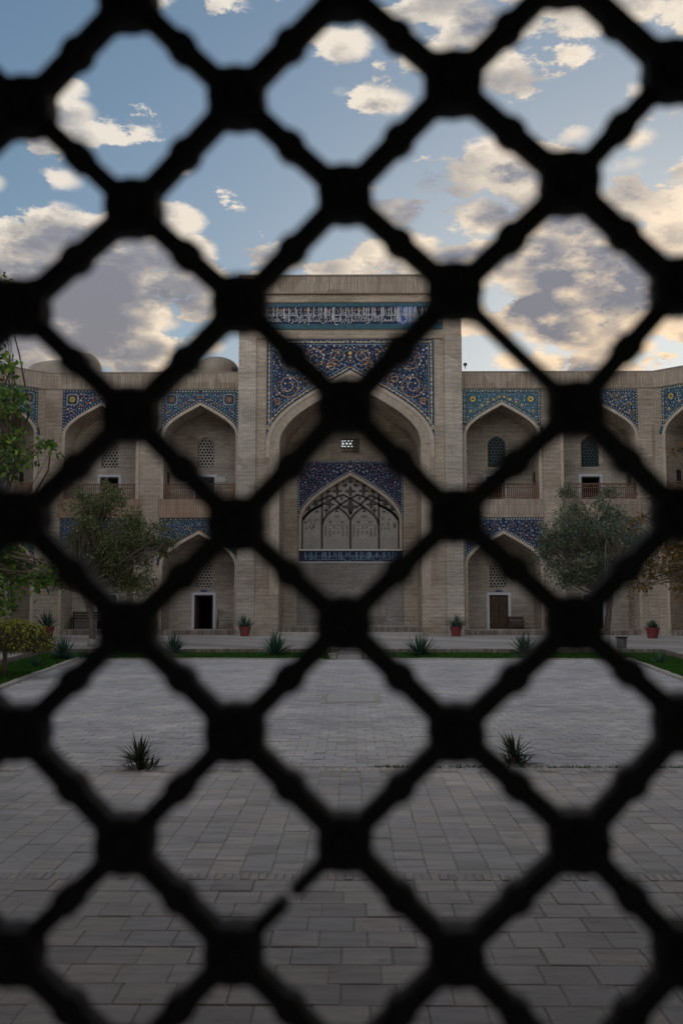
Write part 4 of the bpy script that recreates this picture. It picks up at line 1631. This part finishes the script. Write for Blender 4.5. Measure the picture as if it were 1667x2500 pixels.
near_plant(350, 1876, .36, 'small dark fan palm at the front edge of the court on the left', 41, -.25)
near_plant(1254, 1866, .39, 'small dark fan palm at the front edge of the court on the right', 44, .05)


def pot(px, Y, label, seed, s=1.0, sp=1.0):
    p = at(px, 1550, Y=Y)
    t = thing('plant_pot', label, 'plant pot', (p.x, Y, Z_TERR), 0, 'red pots along the building')
    b = MB()
    b.lathe([(.001, .0), (.205 * s, .0), (.275 * s, .36 * s), (.30 * s, .37 * s), (.315 * s, .47 * s), (.285 * s, .47 * s), (.27 * s, .40 * s), (.001, .40 * s)], 24)
    b.build('pot', M['terracotta'], t, None, False)
    b = MB()
    b.lathe([(.27 * s, .41 * s), (.001, .425 * s)], 20)
    b.build('soil', M['soil'], t)
    b = MB()
    blades(b, random.Random(seed), 120, .72 * s * sp, .045, 15, 88, .25, 4, .12, .41 * s)
    b.build('leaves', M['yucca'], t, 'stuff')


pot(598, 48.6, 'red pot with a spiky plant beside the left pier of the portal', 61)
pot(1113, 48.6, 'red pot with a spiky plant beside the right pier of the portal', 62)
pot(115, 45.8, 'red pot with a large bushy yucca at the left end of the arcade', 63, 1.12, 1.15)
pot(1592, 46.0, 'red pot with a short plant at the right end of the arcade', 64, 1.05, .6)

# ================================================================== furniture
# iron bench beside the left open door
p = at(556, 1540, Y=YW + 1.1)
t = thing('iron_bench', 'ornate wrought iron bench beside the open door left of the portal', 'bench', (p.x, YW + 1.15, LOF))
for s in (-1, 1):
    b = MB()
    x = s * .52
    b.tube([(x, -.2, 0), (x, -.22, .3), (x, -.16, .55), (x, .12, .56)], .017, 6)
    b.tube([(x, .2, 0), (x, .2, .45), (x, .26, .88)], .017, 6)
    for cy, cz, rr in ((-.02, .3, .11), (.22, .95, .11), (.06, .62, .06)):
        b.tube([(x, cy + rr * cos(a * pi / 8), cz + rr * sin(a * pi / 8)) for a in range(17)], .012, 5, False)
    for a in (0.3, .7):
        b.tube([(x - s * .12 + .1 * cos(q * pi / 8), .24, .72 + a * .3 + .1 * sin(q * pi / 8)) for q in range(17)], .011, 5, False)
    b.build('bench_end', M['iron_thin'], t)
for y, z in ((-.18, .44), (-.08, .44), (.02, .44), (.12, .44), (.23, .62), (.25, .78)):
    b = MB()
    b.box(-.52, .52, y - .03, y + .03, z, z + .022)
    b.build('slat', M['old_wood'], t)

# wooden bench in the far left bay
p = at(214, 1530, Y=YW + 1.2)
t = thing('wooden_bench', 'dark slatted wooden bench in the bay behind the left tree', 'bench', (p.x, YW + 1.2, LOF))
for s in (-1, 1):
    b = MB()
    x = s * .78
    b.box(x - .035, x + .035, .20, .27, 0, .92)
    b.box(x - .035, x + .035, -.26, -.19, 0, .60)
    b.box(x - .035, x + .035, -.19, .2, .54, .6)
    b.box(x - .03, x + .03, -.19, .2, .34, .4)
    b.build('bench_end', M['iron_thin'], t)
for k, (y, z, h) in enumerate(((-.2, .40, .03), (-.09, .40, .03), (.02, .40, .03), (.13, .40, .03), (.19, .50, .11), (.2, .64, .11), (.21, .78, .11))):
    b = MB()
    b.box(-.745, .745, y - (.05 if h < .05 else .015), y + (.05 if h < .05 else .015), z, z + h)
    b.build('slat', M['old_wood'], t)

# small bench by the closed door
p = at(1260, 1540, Y=YW + 1.5)
t = thing('low_bench', 'small dark wooden bench beside the closed door right of the portal', 'bench', (p.x, YW + 1.5, LOF))
for s in (-1, 1):
    b = MB()
    b.box(s * .34 - .03, s * .34 + .03, -.2, -.14, 0, .42)
    b.box(s * .34 - .03, s * .34 + .03, .14, .2, 0, .64)
    b.build('leg', M['old_wood'], t)
for y, z, h in ((-.12, .42, .04), (.02, .42, .04), (.14, .42, .04)):
    boxpart('slat', M['old_wood'], t, -.4, .4, y - .06, y + .06, z, z + h)
boxpart('backrest', M['old_wood'], t, -.4, .4, .15, .19, .5, .66)
boxpart('apron_board', M['old_wood'], t, -.36, .36, -.17, -.14, .2, .40)

# signs over the doors, notice, door mat
for c, nm in ((cl1, 'left'), (cr1, 'right')):
    t = thing('door_sign', 'small blue plate above the ground floor door %s of the portal' % nm, 'sign', (c, YW + REC, 2.235), 0, 'blue plates over the doors')
    boxpart('plate', M['sign_blue'], t, -.165, .165, -.03, -.002, 0, .10)
    boxpart('line', M['pale'], t, -.11, .11, -.033, -.0305, .045, .06)
t = thing('notice_board', 'pale framed notice on the upper floor wall left of the portal', 'sign', (at(541, 1151, Y=YW + REC).x, YW + REC, 8.03))
boxpart('frame', M['white_frame'], t, -.19, .19, -.03, -.002, 0, .30)
boxpart('sheet', M['paper'], t, -.165, .165, -.034, -.0305, .025, .275)
b = MB()
b.box(-.45, .5, -.55, -.06, .0, .018)
o = b.build('door_mat', M['mat_blue'], None, None, False, (cl1, YW + REC, LOF))
tag(o, 'dark blue mat before the open door left of the portal', 'door mat')

# waste bin
p = at(1517, 1588, Y=35.9)
t = thing('waste_bin', 'grey metal waste bin on the terrace corner at the right', 'bin', (p.x, 35.9, Z_TERR))
b = MB()
b.lathe([(.001, .02), (.16, .02), (.19, .38), (.17, .38), (.15, .06), (.001, .06)], 18)
b.build('body', M['metal_bin'], t)
b = MB()
b.lathe([(.17, .37), (.22, .38), (.225, .41), (.18, .42), (.17, .41)], 18)
b.build('rim', M['iron_thin'], t)

# floodlights
for px, y, z, x_off, lab in ((574, YW + .35, 13.5, 0, 'small floodlight on the roof parapet left of the portal'), (1135, Y_FAC + .2, 13.62, 0, 'small lamp bracket on the right edge of the portal')):
    p = at(px, 900, Y=y)
    t = thing('floodlight', lab, 'lamp', (p.x, y, z), 0, 'floodlights on the building')
    b = MB()
    b.tube([(0, 0, 0), (0, 0, .16)], .025, 6)
    b.build('bracket', M['iron_thin'], t)
    b = MB()
    m = Matrix.Translation((0, 0, .2)) @ Matrix.Rotation(R(-20), 4, 'X')
    k = 1.0 if z < 13.6 else .55
    b.box(-.14 * k, .14 * k, -.06, .06, -.08 * k, .08 * k, m)
    b.box(-.16 * k, .16 * k, -.075, -.06, -.1 * k, .1 * k, m)
    b.build('housing', M['iron_thin'], t)

# ================================================================== the lattice in front of the camera
LD = 0.55
PXW, PZH = 0.12208, 0.11934
LT = thing('lattice_grille', 'black cast iron lattice of diamond openings filling the foreground', 'lattice', (-0.00367, LD, EYE + 0.04796))
LT.rotation_euler = (R(-3.107) * -1, R(-0.243), R(-3.356))
RES = {(0, 1): (6, 11), (2, 1): (7, 10), (4, 1): (5, -6), (6, 1): (-6, -16), (1, 2): (15, 16), (3, 2): (6, -1), (5, 2): (13, -12), (0, 3): (-7, -2), (2, 3): (14, 1),
       (4, 3): (2, -16), (6, 3): (1, -15), (1, 4): (9, 10), (3, 4): (3, -2), (5, 4): (19, 13), (0, 5): (-3, -1), (2, 5): (2, 20), (4, 5): (-2, 5), (6, 5): (-8, 5),
       (1, 6): (2, 8), (3, 6): (-5, -1), (5, 6): (7, 0), (0, 7): (-2, 3), (2, 7): (-3, 0), (4, 7): (-7, -2), (6, 7): (-7, -26), (1, 8): (-6, 9), (3, 8): (-7, -3),
       (5, 8): (10, -10), (0, 9): (-17, 19), (2, 9): (-9, 3), (4, 9): (-12, -2), (6, 9): (-16, -13)}
rng = random.Random(17)
NODE = {}
for i in range(-9, 16):
    for j in range(-10, 15):
        if (i + j) % 2 == 0:
            continue
        rx, ry = RES.get((i, j), (rng.uniform(-7, 7), rng.uniform(-9, 9)))
        NODE[(i, j)] = Vector(((i - 3) * PXW / 2 + rx * LD / FPX, 0, -(j - 5) * PZH / 2 - ry * LD / FPX))
H = 0.0162
b = MB()
ring = []
for s in range(4):
    a = s * pi / 2
    for u, v in ((1.0, -.80), (.94, -.45), (.965, -.2), (1.0, 0), (.965, .2), (.94, .45), (1.0, .80)):
        x, z = u * H, v * H
        ring.append((x * cos(a) - z * sin(a), x * sin(a) + z * cos(a)))
b.plate(ring, [], -.009, .009)
b.lathe([(.0098, 0), (.009, .003), (.005, .0055), (.001, .006)], 14)
vs = b.v[len(ring) * 4:]
b.v[len(ring) * 4:] = [(x, -.009 - z, y) for x, y, z in vs]
node_me = b.mesh('lattice_node', M['iron'])
node_v, node_f = b.v, b.f


def bar_mb(kind):
    b = MB()
    hw = .0060

    def prof(pts, t0, t1):
        b.plate(pts, [], t0, t1)
    L = .0854 / 2
    if kind == 'full':
        up = [(-L, hw), (-.0075, hw * .96), (-.0052, hw * 1.12), (-.0042, hw * 1.33), (.0036, hw * 1.35), (.0046, hw * 1.12), (.007, hw * .96), (L, hw)]
        dn = [(x * -1, -z) for x, z in up]
        prof([(x, z) for x, z in dn] [::1] + [], -.006, .006) if False else prof(up[::-1] + [(x, -z) for x, z in up], -.006, .006)
    elif kind == 'half':
        up = [(-L, hw), (-.0075, hw * .96), (-.0052, hw * 1.12), (-.0042, hw * 1.33), (.0036, hw * 1.35), (.0046, hw * 1.12), (.007, hw * .96), (L, hw)]
        prof([(L, hw * 1.05), (-L, hw * 1.05)] + [(x, -z) for x, z in up], -.006, .006)
    elif kind == 'thin':
        prof([(L, hw * .58), (-L, hw * .58), (-L, -hw * .58), (L, -hw * .58)], -.005, .005)
    elif kind == 'broken':
        w0 = hw * .62
        prof([(-.0028, w0 * .7), (-.0045, w0), (-L, w0), (-L, -w0), (-.0036, -w0), (-.0022, -w0 * .2)], -.005, .005)
        prof([(L, w0), (.0042, w0), (.003, w0 * .4), (.0042, -w0 * .7), (.0055, -w0), (L, -w0)], -.005, .005)
    return b


BAR = {k: bar_mb(k) for k in ('full', 'half', 'thin', 'broken')}
BME = {k: v.mesh('lattice_bar', M['iron']) for k, v in BAR.items()}
rest = MB()
for (i, j), p in sorted(NODE.items()):
    if -1 <= i <= 7 and -1 <= j <= 11:
        o = link('lattice_node', node_me, LT)
        o.location = p
        o.rotation_euler = (0, rng.uniform(-.03, .03), 0)
        s = rng.uniform(.96, 1.05)
        o.scale = (s, 1, s)
    else:
        rest.add([Vector(q) + p for q in node_v], node_f)
    for dj in (-1, 1):
        q = NODE.get((i + 1, j + dj))
        if q is None:
            continue
        kind = 'full'
        if (i, j, dj) == (4, 3, 1):
            kind = 'thin'
        if (i, j, dj) == (2, 9, -1):
            kind = 'broken'
        if (i, j, dj) == (5, 0, 1):
            kind = 'half'
        d = q - p
        ang = math.atan2(d.z, d.x)
        m = Matrix.Translation((p + q) / 2) @ Matrix.Rotation(-ang, 4, 'Y') @ Matrix.Diagonal((d.length / .0854, 1, rng.uniform(.95, 1.06), 1))
        if -1 <= i <= 7 and -1 <= j <= 11:
            o = link('lattice_bar', BME[kind], LT)
            o.matrix_local = m
            if kind == 'broken':
                o['label'] = 'bar broken through the middle'
            if kind == 'thin':
                o['label'] = 'bar that has lost its casing and shows thin'
        else:
            rest.add([m @ Vector(v) for v in BAR[kind].v], BAR[kind].f)
rest.build('outer_lattice', M['iron'], LT, 'stuff')
